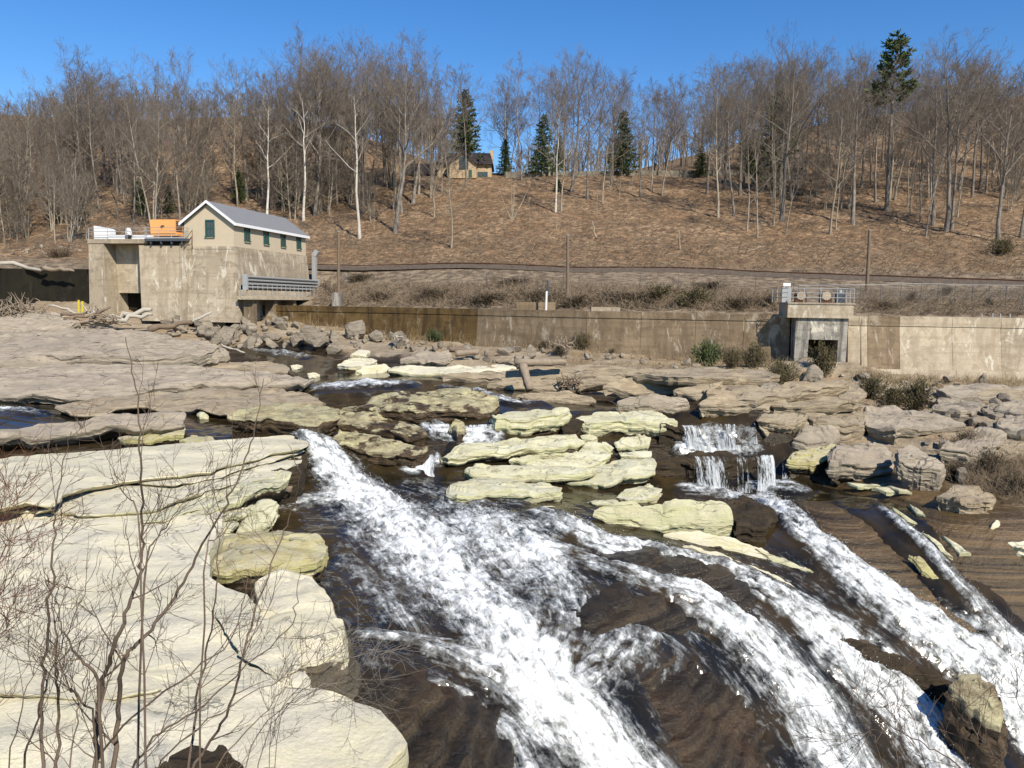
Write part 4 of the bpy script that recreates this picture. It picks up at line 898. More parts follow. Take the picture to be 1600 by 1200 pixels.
STONES = [stone_mesh(s) for s in range(9)]
def stone(p, r, label, group, mi=None, mat=None, rz=None, tilt=0.25, flat=1.0):
    o = bpy.data.objects.new('stone', STONES[mi if mi is not None else rnd.randrange(len(STONES))]); link(o)
    o.location = p; o.rotation_euler = (rnd.uniform(-tilt, tilt), rnd.uniform(-tilt, tilt), rnd.uniform(0, 6.28) if rz is None else rz)
    o.scale = (r * rnd.uniform(.85, 1.15), r * rnd.uniform(.85, 1.15), r * rnd.uniform(.8, 1.15) * flat)
    return tag(o, label, 'stone', group)
def in_px(poly, a, b): return in_poly(np.array([a]), np.array([b]), poly)[0]
def scatter_stones(poly, n, rmin, rmax, label, group, flat=1.0):
    xs_ = [p[0] for p in poly]; ys_ = [p[1] for p in poly]; k = 0; g = 0
    while k < n and g < n * 30:
        g += 1
        a = rnd.uniform(min(xs_), max(xs_)); b = rnd.uniform(min(ys_), max(ys_))
        if not in_px(poly, a, b): continue
        p = hit(a, b); r = rmin + (rmax - rmin) * rnd.random() ** 2
        stone(p, r, label, group, flat=flat); k += 1
scatter_stones([(238,500),(300,492),(400,494),(470,505),(520,520),(520,545),(440,548),(360,545),(300,535),(240,522)], 112, .38, 1.1, 'angular grey quarried stone in the heap below the powerhouse', 'quarried stones heaped below the powerhouse')
scatter_stones([(520,520),(600,525),(680,540),(780,548),(860,550),(860,566),(760,568),(640,550),(560,548)], 44, .25, .8, 'small grey stone in the rubble at the edge of the upper pool', 'rubble stones beside the upper pool')
scatter_stones([(860,545),(1000,552),(1200,580),(1230,590),(1100,585),(960,568),(860,562)], 30, .2, .55, 'small stone in the dry ground along the foot of the dam', 'stones along the foot of the dam')
scatter_stones([(1240,586),(1400,590),(1590,604),(1590,640),(1480,640),(1380,632),(1300,600)], 34, .25, .75, 'loose grey stone on the ground below the right dam wall', 'loose stones below the right dam wall')
scatter_stones([(1400,690),(1540,660),(1590,700),(1580,760),(1480,760)], 18, .2, .6, 'loose stone among the brush at the right', 'stones among the brush at right')
for (a, b, r, lab, mi) in [(495,545,1.9,'largest lichen splotched boulder at the end of the stone heap',2),(472,540,1.1,'steep dark sided boulder leaning on the largest one',4),(522,552,1.1,'grey block in front of the largest boulder by the water',5),
        (556,528,1.5,'slanting pale boulder in the row behind the upper pool',1),(590,534,1.3,'blocky boulder beside the slanting pale one',6),(622,540,1.2,'right end boulder of the row behind the upper pool',3),
        (280,518,1.2,'dark slab leaning at the left of the stone heap',7),(318,520,1.3,'blocky grey stone standing high in the stone heap',0),(352,534,1.3,'broad flat stone at the front of the heap',8),(392,546,1.0,'pointed stone at the waterline of the heap',4),(425,546,.9,'dark triangular stone at the waterline of the heap',2),
        (790,556,1.1,'dark angular stone behind the leaning beam',5),(830,560,1.0,'dark stone under the flat driftwood log',3)]:
    p = hit(a, b); stone(p, r, lab, 'boulders around the stone heap', mi)
# ------------------------------------------------------------------ dam walls
def wall_run(thing_o, pts, z_top, z_bots, thick, batter, mat, name, gap=0.012):
    """wall pieces along plan points; each piece is a part with a real joint to the next"""
    for k in range(len(pts) - 1):
        a, b = np.array(pts[k][:2]), np.array(pts[k + 1][:2]); d = (b - a) / np.linalg.norm(b - a); nrm = np.array([-d[1], d[0]])
        if nrm[1] < 0: nrm = -nrm
        a = a + d * gap; b = b - d * gap
        za, zb = (z_bots[k], z_bots[k + 1]); mt = mat[k] if isinstance(mat, (list, tuple)) else mat
        fa = a - nrm * batter * (z_top - za); fb = b - nrm * batter * (z_top - zb)
        c = [(*fa, za), (*fb, zb), (*(b + nrm * thick), zb), (*(a + nrm * thick), za), (*a, z_top), (*b, z_top), (*(b + nrm * thick), z_top), (*(a + nrm * thick), z_top)]
        MB().hexa(c).build(name, M[mt], thing_o)
CREST = -0.76
def dp(px):
    Yd = float(np.interp(px, [a for a, b in DAM], [b for a, b in DAM])); return np.array([(px - 800) / FPX * Yd, Yd])
t = thing('spillway_dam', 'long low concrete dam stained rusty brown on the left and tan on the right', 'dam', (*dp(800), -4.5))
xs_ = [378, 480, 575, 660, 745, 830, 915, 1000, 1085, 1160, 1232]
mats = ['conc_rust', 'conc_rust', 'conc_rust', 'conc_dark', 'conc_dark', 'conc_dark', 'conc_dark', 'conc_dark', 'conc_dark', 'conc_dark']
pts = [dp(x) for x in xs_]; zb = [-4.6, -4.6, -4.8, -5, -5, -5, -5.3, -5.6, -5.8, -6, -6.2]
wall_run(t, pts, CREST - 0.55, zb, 1.0, 0.10, ['conc_rust', 'conc_rust', 'conc_rust', 'conc_rust', 'conc_dark', 'conc_dark', 'conc_dark', 'conc_dark', 'conc_dark', 'conc_dark'], 'wall_panel')
cap = [p - np.array([0, 0.07]) for p in pts]
wall_run(t, cap, CREST, [CREST - 0.547] * 11, 1.1, 0.0, ['conc_rust'] * 4 + ['conc_dark'] * 6, 'coping')
t = thing('dam_wall', 'pale battered concrete dam wall with dark patches right of the intake tower', 'dam', (*dp(1480), -5.5))
xs_ = [1322, 1342, 1352, 1402, 1484, 1560, 1640, 1800]
pts = [dp(x) for x in xs_]
wall_run(t, pts, CREST - 0.75, [-6.4] * 8, 1.2, 0.22, ['conc_pale', 'conc_pale', 'conc_dark', 'conc_pale', 'conc_pale', 'conc', 'conc'], 'wall_panel')
cap = [p - np.array([0, 0.05]) for p in pts]
wall_run(t, cap, CREST, [CREST - 0.747] * 8, 1.3, 0.02, ['conc', 'conc', 'conc_dark', 'conc_pale', 'conc_pale', 'conc_pale', 'conc_pale'], 'coping')
foot = [p - np.array([0, 1.02]) for p in pts]
wall_run(t, foot, -4.75, [-6.4] * 8, 0.9, 0.25, ['conc_pale'] * 7, 'toe')

# ------------------------------------------------------------------ intake tower
pT = at(1231, 480, 60.2); pT2 = at(1334, 480, 59.4)
ex = (pT2 - pT); ex[2] = 0; Wt = np.linalg.norm(ex); ex /= Wt; ey = np.array([-ex[1], ex[0], 0])
O = np.array([pT[0], pT[1], 0.0])
zt = at(1285, 473, 59.8)[2]
def tb(): return MB(O, ex, ey, (0, 0, 1))
tw = thing('intake_tower', 'streaky white and grey concrete intake tower with a square dark opening', 'tower', O + ex * Wt / 2 + np.array([0, 0, -5.2]))
px2m = lambda n_: n_ / FPX * 60
zb_ = -6.2; z_cap = at(1285, 497, 59.8)[2]; z_op = at(1285, 531, 59.8)[2]
b0 = px2m(14); b1 = Wt - px2m(6); o0 = px2m(34); o1 = px2m(78)
tb().box(b0, o0, 0.22, 3.4, zb_, z_cap - 0.003).build('pier', M['conc_grey'], tw)
tb().box(o1, b1, 0.22, 3.4, zb_, z_cap - 0.003).build('pier', M['conc_grey'], tw)
tb().box(o0 + .002, o1 - .002, 0.222, 3.4, z_op, z_cap - 0.005).build('lintel', M['conc_grey'], tw)
tb().box(o0 + .002, o1 - .002, 2.6, 3.4, zb_, z_op - 0.005).build('back_wall', M['conc_wet_shade'], tw)
tb().box(0, Wt, 0.0, 4.2, z_cap, zt - 0.12).build('head_block', M['conc_pale'], tw)
tb().box(-0.03, Wt + 0.1, -0.06, 4.3, zt - 0.117, zt).build('deck', M['conc'], tw)
def railing(label, pts, h=1.05, rails=(1.05, 0.72, 0.38), r=0.028, every=1.5, mat='galv', group='metal guard railings', toe=False):
    pts = [np.array(p, float) for p in pts]; th = thing('railing', label, 'railing', pts[0], group)
    for k in range(len(pts) - 1):
        a, b = pts[k], pts[k + 1]; L = np.linalg.norm(b - a); n_ = max(1, int(round(L / every)))
        for i in range(n_ + (1 if k == len(pts) - 2 else 0)):
            p = a + (b - a) * i / n_
            MB().tube([p, p + [0, 0, h]], r, 6).build('post', M[mat], th)
        for z_ in rails:
            MB().tube([a + [0, 0, z_], b + [0, 0, z_]], r * 0.9, 6).build('rail', M[mat], th)
        if toe: MB().hexa([a + [0, -.01, 0.02], b + [0, -.01, .02], b + [0, .01, .02], a + [0, .01, .02], a + [0, -.01, .14], b + [0, -.01, .14], b + [0, .01, .14], a + [0, .01, .14]]).build('toe_board', M[mat], th)
    return th
W = lambda x, y, z: O + ex * x + ey * y + np.array([0, 0, z])
railing('grey pipe railing round the top of the intake tower', [W(-0.6, 3.9, zt), W(-0.05, 0.05, zt), W(Wt, 0.05, zt), W(Wt + .05, 3.9, zt)], every=1.25)
for (x_, lab) in ((px2m(24), 'left gate winch with rusty gears on the tower'), (px2m(62), 'right gate winch with pale gear wheel on the tower')):
    g = thing('gate_winch', lab, 'winch', W(x_, 1.6, zt), 'gate winches on the tower')
    MB(W(x_, 1.6, zt), ex, ey).box(-.42, .42, -.3, .3, 0, .28).build('base', M['rust'], g)
    for s in (-.36, .36): MB(W(x_, 1.6, zt), ex, ey).box(s - .05, s + .05, -.25, .25, .282, .80).build('bracket', M['rust'], g)
    th_ = np.linspace(0, 2 * math.pi, 17)[:-1]
    gear = MB(W(x_, 1.28, zt + .52), ex, ey)
    prof = [((.36 if i % 2 else .29) * math.cos(a), (.36 if i % 2 else .29) * math.sin(a)) for i, a in enumerate(np.linspace(0, 2 * math.pi, 33)[:-1])]
    gear.prism(prof, 1, -.05, .05).build('gear_wheel', M['conc_pale'], g)
    MB(W(x_, 1.6, zt + .52), ex, ey).tube([(-.5, 0, 0), (.5, 0, 0)], .07, 8).build('shaft', M['steel_dark'], g)
cb = thing('control_cabinet', 'small white topped control cabinet at the left corner of the tower', 'cabinet', W(px2m(5), 2.6, zt))
MB(W(px2m(5), 2.6, zt), ex, ey).box(-.35, .35, -.2, .2, .0, 1.15).build('cabinet', M['galv'], cb)
MB(W(px2m(5), 2.6, zt), ex, ey).box(-.28, .28, -.215, -.203, 1.25, 1.5).build('sign_plate', M['white'], cb)
for s in (-.2, .2): MB(W(px2m(5), 2.6, zt), ex, ey).box(s - .03, s + .03, -.2, -.14, 1.152, 1.5).build('bracket', M['galv'], cb)
bx = thing('gearbox', 'dark steel gearbox at the right end of the tower deck', 'gearbox', W(px2m(85), 2.0, zt))
MB(W(px2m(85), 2.0, zt), ex, ey).box(-.3, .3, -.3, .3, 0, .75).build('housing', M['steel_dark'], bx)
MB(W(px2m(85), 2.0, zt), ex, ey).tube([(0, 0, .752), (0, 0, 1.0)], .14, 10).build('cap', M['galv'], bx)

# ------------------------------------------------------------------ powerhouse and its gate block
AL = math.radians(11)
E1 = np.array([math.cos(AL), -math.sin(AL), 0]); E2 = np.array([math.sin(AL), math.cos(AL), 0])
OC = np.array([(368 - 800) / FPX * 76, 76.0, 0.0])
def pb(): return MB(OC, E1, E2, (0, 0, 1))
LW, WD = 15.2, 5.17
zE = at(368, 347, 76)[2]; zRdg = at(330, 318, 77.5)[2]; zB = at(368, 385, 76)[2]; zG = -2.4
ph = thing('powerhouse', 'beige powerhouse with grey gable roof and white trim on a tall concrete base', 'building', OC + E1 * (-WD / 2) + E2 * LW / 2 + np.array([0, 0, zG]))
pb().prism([(-WD, zB), (0, zB), (0, zE), (-WD / 2, zRdg - 0.10), (-WD, zE)], 1, 0, LW).build('wall', M['stucco'], ph)
# base: tapering concrete, slightly wider than the walls
pb().hexa([(-4.6, -.75, zG), (.75, -.75, zG), (.55, LW + .6, zG), (-4.6, LW + .6, zG), (-4.6, -.12, zB - .25), (.10, -.12, zB - .25), (.08, LW + .1, zB - .25), (-4.6, LW + .1, zB - .25)]).build('base', M['conc'], ph)
pb().hexa([(-4.58, -.80, zG), (.80, -.80, zG), (.60, LW + .65, zG), (-4.58, LW + .65, zG), (-4.58, -.60, -.2), (.60, -.60, -.2), (.45, LW + .55, -.2), (-4.58, LW + .55, -.2)]).build('plinth', M['conc_white'], ph)
pb().box(-WD - .05, .05, -.16, LW + .1, zB - .247, zB - .002).build('ledge', M['conc_pale'], ph)
OH = .32; rp = (zRdg - zE) / (WD / 2)
for s in (-1, 1):
    x0, x1 = (-WD / 2, -WD - OH) if s < 0 else (-WD / 2, OH)
    z1 = zE - rp * OH
    rf = pb().prism([(x0, zRdg), (x1, z1 + .02), (x1, z1 + .14), (x0, zRdg + .13)], 1, -OH, LW + OH).build('roof', M['roof'], ph)
    pb().prism([(x0, zRdg - .10), (x1, z1 - .12), (x1, z1 + .165), (x0, zRdg + .16)], 1, -OH - .06, -OH - .003).build('rake_trim', M['white'], rf)
    pb().box(min(x1, x1 + s * .05) if s < 0 else x1 + .003, x1 - .003 if s < 0 else x1 + .05, -OH, LW + OH, z1 - .12, z1 + .15).build('eave_trim', M['white'], rf)
def window(face, a, z0, w, h):
    """face 0: gable end, face 1: long side; a is the centre along the wall"""
    wn_ = bpy.data.objects.new('window', None); link(wn_, ph)
    c = OC + (E1 * a if face == 0 else E2 * a) + np.array([0, 0, z0]); wn_.location = c - np.array(ph.location)
    u = E1 if face == 0 else E2; o_ = -E2 if face == 0 else E1
    f = lambda: MB(c, u, o_, (0, 0, 1))
    f().box(-w / 2, w / 2, .004, .03, 0, h).build('pane', M['glass'], wn_)
    for s in (-1, 1): f().box(s * w / 2 - .05, s * w / 2 + .05, .004, .11, -.08, h + .08).build('jamb', M['green'], wn_)
    f().box(-w / 2 + .052, w / 2 - .052, .004, .10, h - .04, h + .08).build('head', M['green'], wn_)
    f().box(-w / 2 - .12, w / 2 + .12, .112, .17, -.13, -.03).build('sill', M['green'], wn_)
    f().box(-w / 2 + .072, w / 2 - .072, .03, .075, h * .5 - .04, h * .5 + .04).build('meeting_rail', M['green'], wn_)
    f().box(-.025, .025, .031, .06, .02, h * .5 - .042).build('glazing_bar', M['green'], wn_)
    f().box(-.025, .025, .031, .06, h * .5 + .042, h - .062).build('glazing_bar', M['green'], wn_)
window(0, -2.42, zB + .98, .82, 1.42)
for a in (2.35, 6.1, 9.75, 13.4): window(1, a, zB + .72, .92, 1.45)
# iron step rail on the gable base
st_ = thing('handrail', 'thin dark iron stair handrail on the gable end of the powerhouse', 'handrail', OC + E1 * -4.2 + E2 * -.6 + np.array([0, 0, zB - .3]))
pb().tube([(-4.9, -.5, zB - .2), (-4.0, -.5, zB + .9)], .03).build('rail', M['rust'], st_)
pb().tube([(-4.9, -.5, zB + .45), (-4.0, -.5, zB + 1.45)], .03).build('rail', M['rust'], st_)
pb().tube([(-4.0, -.5, zB - .3), (-4.0, -.5, zB + 1.5)], .03).build('post', M['rust'], st_)
pb().tube([(-4.9, -.5, zB - .3), (-4.9, -.5, zB + .5)], .03).build('post', M['rust'], st_)

zT = at(230, 373, 77)[2]
gb = thing('gate_block', 'massive tan concrete gate block with a tall recessed bay left of the powerhouse', 'gate structure', OC + E1 * -10 + np.array([0, 0, zG]))
def hexbat(x0, x1, xb0, xb1, y0t, y0b, y1, z0, z1):
    return pb().hexa([(xb0, y0b, z0), (xb1, y0b, z0), (xb1, y1, z0), (xb0, y1, z0), (x0, y0t, z0 * 0 + z1), (x1, y0t, z1), (x1, y1, z1), (x0, y1, z1)])
hexbat(-15.3, -13.62, -15.1, -13.2, -.35, -.85, 4, zG, zT - .42).build('pier', M['conc'], gb)
hexbat(-9.8, -5.52, -9.3, -5.42, -.35, -.95, 4, zG, zT - .6).build('pier', M['conc_pale'], gb)
hexbat(-5.5, -4.62, -5.4, -4.62, -.35, -.92, 4, zG, zT - .42).build('pier', M['conc'], gb)
pb().hexa([(-9.27, -1.0, zG), (-5.45, -1.0, zG), (-5.45, 3, zG), (-9.27, 3, zG), (-9.40, -.78, -.2), (-5.46, -.78, -.2), (-5.46, 3, -.2), (-9.40, 3, -.2)]).build('plinth', M['conc_white'], gb)
pb().box(-13.615, -9.4, 1.25, 4, .25, zT - .43).build('curtain_wall', M['conc_pale'], gb)
pb().box(-13.3, -9.2, 2.5, 4, zG, .245).build('back_wall', M['conc_wet_shade'], gb)
pb().box(-15.35, -8.9, -.42, 4.1, zT - .417, zT).build('deck', M['conc'], gb)
pb().box(-8.895, -4.6, -.75, 4.1, zT - .22, zT + .02).build('grating_deck', M['steel_dark'], gb)
pb().box(-8.895, -4.9, .3, 4.0, zT - .595, zT - .223).build('deck_beam', M['black'], gb)
for x_ in (-8.3, -7.2, -6.1, -5.0): pb().box(x_ - .06, x_ + .06, -.7, -.352, zT - .50, zT - .223).build('bracket', M['steel_dark'], gb)
pw = lambda x, y, z: OC + E1 * x + E2 * y + np.array([0, 0, z])
railing('silver pipe railing along the front of the gate block deck', [pw(-15.25, -.35, zT), pw(-8.95, -.35, zT)], every=2.0)
railing('silver pipe railing around the generator deck', [pw(-8.85, -.68, zT + .02), pw(-4.7, -.68, zT + .02), pw(-4.7, 2.5, zT + .02)], every=1.4, toe=True)
gn = thing('generator', 'bright orange generator set on the gate block deck', 'generator', pw(-8.1, 1.6, zT + .02))
gg = lambda: MB(pw(-8.1, 1.6, zT + .02), E1, E2)
gg().box(-1.35, 1.35, -.6, .6, .62, 1.95).build('enclosure', M['orange'], gn)
gg().box(-1.36, 1.5, -.55, .55, .40, .617).build('skid', M['orange'], gn)
gg().box(-.3, 1.0, -.5, .5, .0, .397).build('stand', M['rust'], gn)
for i in range(6): gg().box(1.353, 1.375, -.5, .5, .8 + i * .18, .92 + i * .18).build('louvre', M['rust'], gn)
gg().box(.72, 1.26, -.612, -.603, .8, 1.8).build('door', M['orange'], gn)
gg().prism([(-.30, 1.30), (-.05, 1.42), (.16, 1.38), (.18, 1.22), (.02, 1.18), (-.08, 1.08), (-.22, 1.12)], 1, -.612, -.603).build('emblem', M['rust'], gn)
jb = thing('control_box', 'small orange control box on a post beside the generator', 'box', pw(-5.6, 1.3, zT + .02))
MB(pw(-5.6, 1.3, zT + .02), E1, E2).box(-.3, .3, -.2, .2, .55, 1.35).build('box', M['orange'], jb)
MB(pw(-5.6, 1.3, zT + .02), E1, E2).box(-.07, .07, -.07, .07, 0, .547).build('post', M['steel_dark'], jb)
wb = thing('white_hatch', 'white sloping hatch box at the left end of the gate block deck', 'hatch', pw(-14.5, 1.0, zT))
MB(pw(-14.5, 1.0, zT), E1, E2).prism([(-.75, 0), (.75, 0), (.75, 1.0), (.55, 1.1), (-.75, 1.35)], 1, -.6, .6).build('box', M['white'], wb)
pb().box(-13.7, -9.0, .35, .8, zT + .003, zT + .42).build('duct', M['white'], wb)
act = thing('gate_actuator', 'rounded white gate actuator with black base behind the deck railing', 'actuator', pw(-11.2, .1, zT))
MB(pw(-11.2, .1, zT), E1, E2).tube([(0, 0, 0), (0, 0, .38)], .26, 10).build('base', M['black'], act)
MB(pw(-11.2, .1, zT), E1, E2).tube([(0, 0, .382), (0, 0, .75), (0, 0, 1.0), (0, 0, 1.12)], [.30, .30, .2, .08], 12).build('housing', M['white'], act)
# pipe rack, walkway, stair and duct along the river side of the powerhouse
pr = thing('pipe_rack', 'rack of four long grey pipes along the base of the powerhouse', 'pipe rack', pw(1.3, 6, .5))
zr = at(378, 432, 76)[2]
for i in range(4): pb().tube([(1.45, -.3, zr + .0 - i * .33), (1.45, LW - .2, zr - i * .33)], .10, 8).build('pipe', M['galv'], pr)
for y_ in (-.55, LW - .1): pb().box(1.1, 1.6, y_, y_ + .18, zr - 1.25, zr + .2).build('end_plate', M['galv'], pr)
pb().box(1.1, 1.2, -.3, LW - .1, zr - 1.2, zr + .1).build('back_plate', M['steel_dark'], pr)
wk = thing('service_walkway', 'narrow concrete service walkway beneath the pipe rack', 'walkway', pw(1.8, 6, -1))
zwk = at(375, 462, 75)[2]
pb().box(.9, 2.5, -1.2, LW + 1.5, zwk - .35, zwk).build('slab', M['conc_pale'], wk)
for y_ in (-.6, 3.5, 7.6, 11.7, 15.6): pb().box(1.2, 2.2, y_, y_ + .6, -3.4, zwk - .353).build('pier', M['conc_dark'], wk)
pb().box(.92, 1.5, -1.0, LW + 1, zwk + .002, zr - 1.26).build('curb_wall', M['conc_pale'], wk)
railing('thin grey railing of the service walkway under the pipe rack', [pw(1.2, -1.1, zwk), pw(2.45, -1.1, zwk), pw(2.45, LW + 1.4, zwk)], every=.95, h=1.05, rails=(1.05, .12), r=.022)
dc = thing('ventilation_duct', 'grey steel duct with a bent top at the far corner of the powerhouse', 'duct', pw(.6, LW + .9, 0))
zd1 = at(472, 395, 92)[2]; zd0 = at(474, 452, 92)[2]
pb().box(.4, .85, LW + .65, LW + 1.1, zd0, zd1).build('shaft', M['galv'], dc)
pb().hexa([(.38, LW + .62, zd1 - .3), (.88, LW + .62, zd1 - .45), (.88, LW + 1.13, zd1 - .45), (.38, LW + 1.13, zd1 - .3), (.75, LW + .65, zd1 + .35), (1.2, LW + .65, zd1 + .1), (1.2, LW + 1.15, zd1 + .1), (.75, LW + 1.15, zd1 + .35)]).build('elbow', M['galv'], dc)
ss = thing('steel_stair', 'small steel stair with white handrails at the end of the walkway', 'stair', pw(3.0, LW + 1, zwk))
for i in range(7): pb().box(2.7 + i * .28, 2.98 + i * .28, LW + .3, LW + 1.3, zwk + i * .24, zwk + i * .24 + .05).build('tread', M['galv'], ss)
for y_ in (LW + .25, LW + 1.35):
    pb().tube([(2.6, y_, zwk - .1), (4.7, y_, zwk + 1.7)], .05).build('stringer', M['galv'], ss)
    pb().tube([(2.6, y_, zwk + .95), (4.7, y_, zwk + 2.75)], .035).build('handrail', M['galv'], ss)
    for q in (0, .5, 1): pb().tube([(2.6 + 2.1 * q, y_, zwk - .1 + 1.8 * q), (2.6 + 2.1 * q, y_, zwk + .95 + 1.8 * q)], .03).build('post', M['galv'], ss)

# --- dark canal wall at the far left, gate block shadow put into its colour, with the pale slab behind it
t = thing('canal_wall', 'black wet concrete canal wall, shade put into its colour, left of the gate block', 'wall', (*dp(60), -2.0))
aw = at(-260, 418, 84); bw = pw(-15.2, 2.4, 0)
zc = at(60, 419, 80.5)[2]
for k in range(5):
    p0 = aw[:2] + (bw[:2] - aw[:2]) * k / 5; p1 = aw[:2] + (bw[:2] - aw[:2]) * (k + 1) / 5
    wall_run(t, [p0, p1], zc, [-2.6, -2.6], 1.5, .08, 'conc_wet_shade', 'wall_panel')
_gx = np.linspace(-75, -34, 60); _fy = np.interp(_gx, [aw[0], bw[0]], [aw[1], bw[1]]) + .9; _V = []; _ts = np.linspace(0, 1, 16)
for x_, y_ in zip(_gx, _fy):
    yb = 101.0; zb2 = float(hill(x_, yb))
    for q_ in _ts:
        yy_ = y_ + (yb - y_) * q_; _V.append((x_, yy_, zc - .12 + (zb2 - zc + .12) * q_ + .35 * float(fbm(x_ * .4, yy_ * .4, 3.0)) * math.sin(math.pi * q_)))
_F = [(i * 16 + j, (i + 1) * 16 + j, (i + 1) * 16 + j + 1, i * 16 + j + 1) for i in range(59) for j in range(15)]
tag(mk('canal_bank', _V, _F, M['hill'], smooth=True), 'brown bank rising behind the dark canal wall', None, None, 'structure')
for i in range(30):
    q = hit_hill(rnd.uniform(-40, 140), rnd.uniform(388, 408))
    if q is not None: stone(q, rnd.uniform(.2, .55), 'pale stone on the rocky bank behind the dark canal wall', 'stones behind the canal wall')

# ------------------------------------------------------------------ railway line across the hillside
def line_at(pairs): return np.array([at(a, b, c) for a, b, c in pairs])
RL = [(430, 412, 98.5), (650, 416.5, 94), (900, 422, 89), (1200, 429, 86), (1400, 436, 83), (1700, 443, 79)]
rl = line_at(RL); rx = np.linspace(rl[0, 0], 70, 60); ryy = np.interp(rx, rl[:, 0], rl[:, 1]); rz_ = hill(rx, ryy) + 0.10
mbq = MB()
prof = [(-1.8, -.5), (-1.1, 0), (1.1, 0), (1.8, -.5)]
V = []; 
for x_, y_, z_ in zip(rx, ryy, rz_):
    for (o_, dz) in prof: V.append((x_, y_ + o_, z_ + dz))
Fq = []
for i in range(len(rx) - 1):
    for j in range(3): a = i * 4 + j; Fq.append((a, a + 4, a + 5, a + 1))
M['ballast'] = plain_mat('dark_ballast', (0.115, 0.088, 0.066), 0.95, 0, 0.4, 3.0)
tag(mk('railway_bed', V, Fq, M['ballast']), 'dark gravel railway bed cut along the hillside', None, None, 'structure')
for s, lab in ((-.75, 'nearer rusty rail of the railway line above the dam'), (.75, 'farther rusty rail of the railway line above the dam')):
    m_ = MB(); m_.tube([(x_, y_ + s, z_ + .12) for x_, y_, z_ in zip(rx, ryy, rz_)], .06, 4)
    tag(m_.build('rail', M['rust'], None, (rx[30], ryy[30] + s, rz_[30])), lab, 'rail', 'rails of the railway line')

# ------------------------------------------------------------------ wooden poles, posts and fences
for (px_, py0, py1, Yd, lab) in [(529, 456, 362, 85, 'bare wooden pole right of the powerhouse standing on a concrete block'), (887, 462, 368, 73, 'bare wooden pole behind the middle of the dam'), (1355, 444, 360, 76, 'leaning wooden pole behind the intake tower')]:
    a = at(px_, py0, Yd); b = at(px_ + (4 if px_ > 1300 else 0), py1, Yd)
    th = thing('wooden_pole', lab, 'pole', a - [0, 0, .6], 'bare wooden poles')
    MB().tube([a - [0, 0, 1.2], (a + b) / 2, b], [.17, .15, .13], 10).build('shaft', M['wood'], th)
    MB().tube([b + [0, 0, .002], b + [0, 0, .06]], .145, 10).build('cap', M['galv'], th)
p = at(527, 475, 82); q = at(527, 457, 82)
th = thing('anchor_block', 'squat grey concrete block at the left end of the dam crest', 'block', p)
MB().hexa([p + [-.5, -.5, -1.5], p + [.5, -.5, -1.5], p + [.5, .5, -1.5], p + [-.5, .5, -1.5], [p[0] - .42, p[1] - .42, q[2]], [p[0] + .42, p[1] - .42, q[2]], [p[0] + .42, p[1] + .42, q[2]], [p[0] - .42, p[1] + .42, q[2]]]).build('block', M['conc_grey'], th)
_y = dp(853)[1] + .35; a = at(853, 484, _y); b = at(854, 455, _y)
th = thing('marker_post', 'white marker post with dark pipe on the dam crest', 'post', a)
MB().tube([a - [0, 0, .5], b], .09, 10).build('post', M['white'], th)
c = at(856, 438, _y + .3); MB().tube([at(856, 462, _y + .3), c], .09, 8).build('pipe', M['steel_dark'], th)
p = at(826, 482, 67.6)
tag(MB().box(p[0] - 1.0, p[0] + 2.4, dp(826)[1] + 1.3, dp(826)[1] + 2.2, -1.2, at(826, 472, 70)[2]).build('crest_block', M['conc_dark'], None, (p[0], p[1] + 1, -1.2)), 'low pale concrete block behind the dam crest at the white marker', 'block')
p = at(960, 487, 66); tag(MB().box(p[0] - 1.8, p[0] + .6, dp(955)[1] + 1.3, dp(955)[1] + 2.2, -1.2, at(950, 480, 67)[2]).build('crest_block', M['conc'], None, (p[0], p[1] + 1, -1.2)), 'flat broken concrete block behind the dam crest right of the pole', 'block')
# chain link fence on the right
fp = [at(1248, 446, 68), at(1345, 445, 68), at(1440, 443, 68), at(1520, 445, 67), at(1600, 446, 66), at(1680, 447, 65)]
fz = [at(1248, 466, 68)[2], at(1345, 466, 68)[2], at(1440, 466, 68)[2], at(1520, 467, 67)[2], at(1600, 468, 66)[2], at(1680, 469, 65)[2]]
fe = thing('chain_link_fence', 'thin chain link fence right of the intake tower', 'fence', (fp[2][0], fp[2][1], fz[2]))
for k in range(5):
    a, b = fp[k], fp[k + 1]
    for i in range(3): 
        p = a + (b - a) * i / 3; z0 = fz[k] + (fz[k + 1] - fz[k]) * i / 3
        MB().tube([(p[0], p[1], z0 - .5), p], .022, 6).build('post', M['steel_dark'], fe)
    MB().tube([a, b], .024, 6).build('top_rail', M['galv'], fe)
    mbw = Tubes(); nn_ = 26
    for i in range(-6, nn_):
        for s in (1, -1):
            u0, u1 = i / nn_, (i + 6) / nn_; u0, u1 = max(0, u0), min(1, u1)
            if u1 <= u0: continue
            t0, t1 = (u0 * nn_ - i) / 6, (u1 * nn_ - i) / 6
            if s < 0: t0, t1 = 1 - t0, 1 - t1
            P0 = a + (b - a) * u0; P1 = a + (b - a) * u1; g0 = fz[k] + (fz[k + 1] - fz[k]) * u0; g1 = fz[k] + (fz[k + 1] - fz[k]) * u1
            mbw.add([(P0[0], P0[1], g0 + (P0[2] - g0) * t0), (P1[0], P1[1], g1 + (P1[2] - g1) * t1)], [.0035, .0035], 3)
    Va, Fa = mbw.arrays(); mk('mesh', Va, Fa, M['galv'], fe)
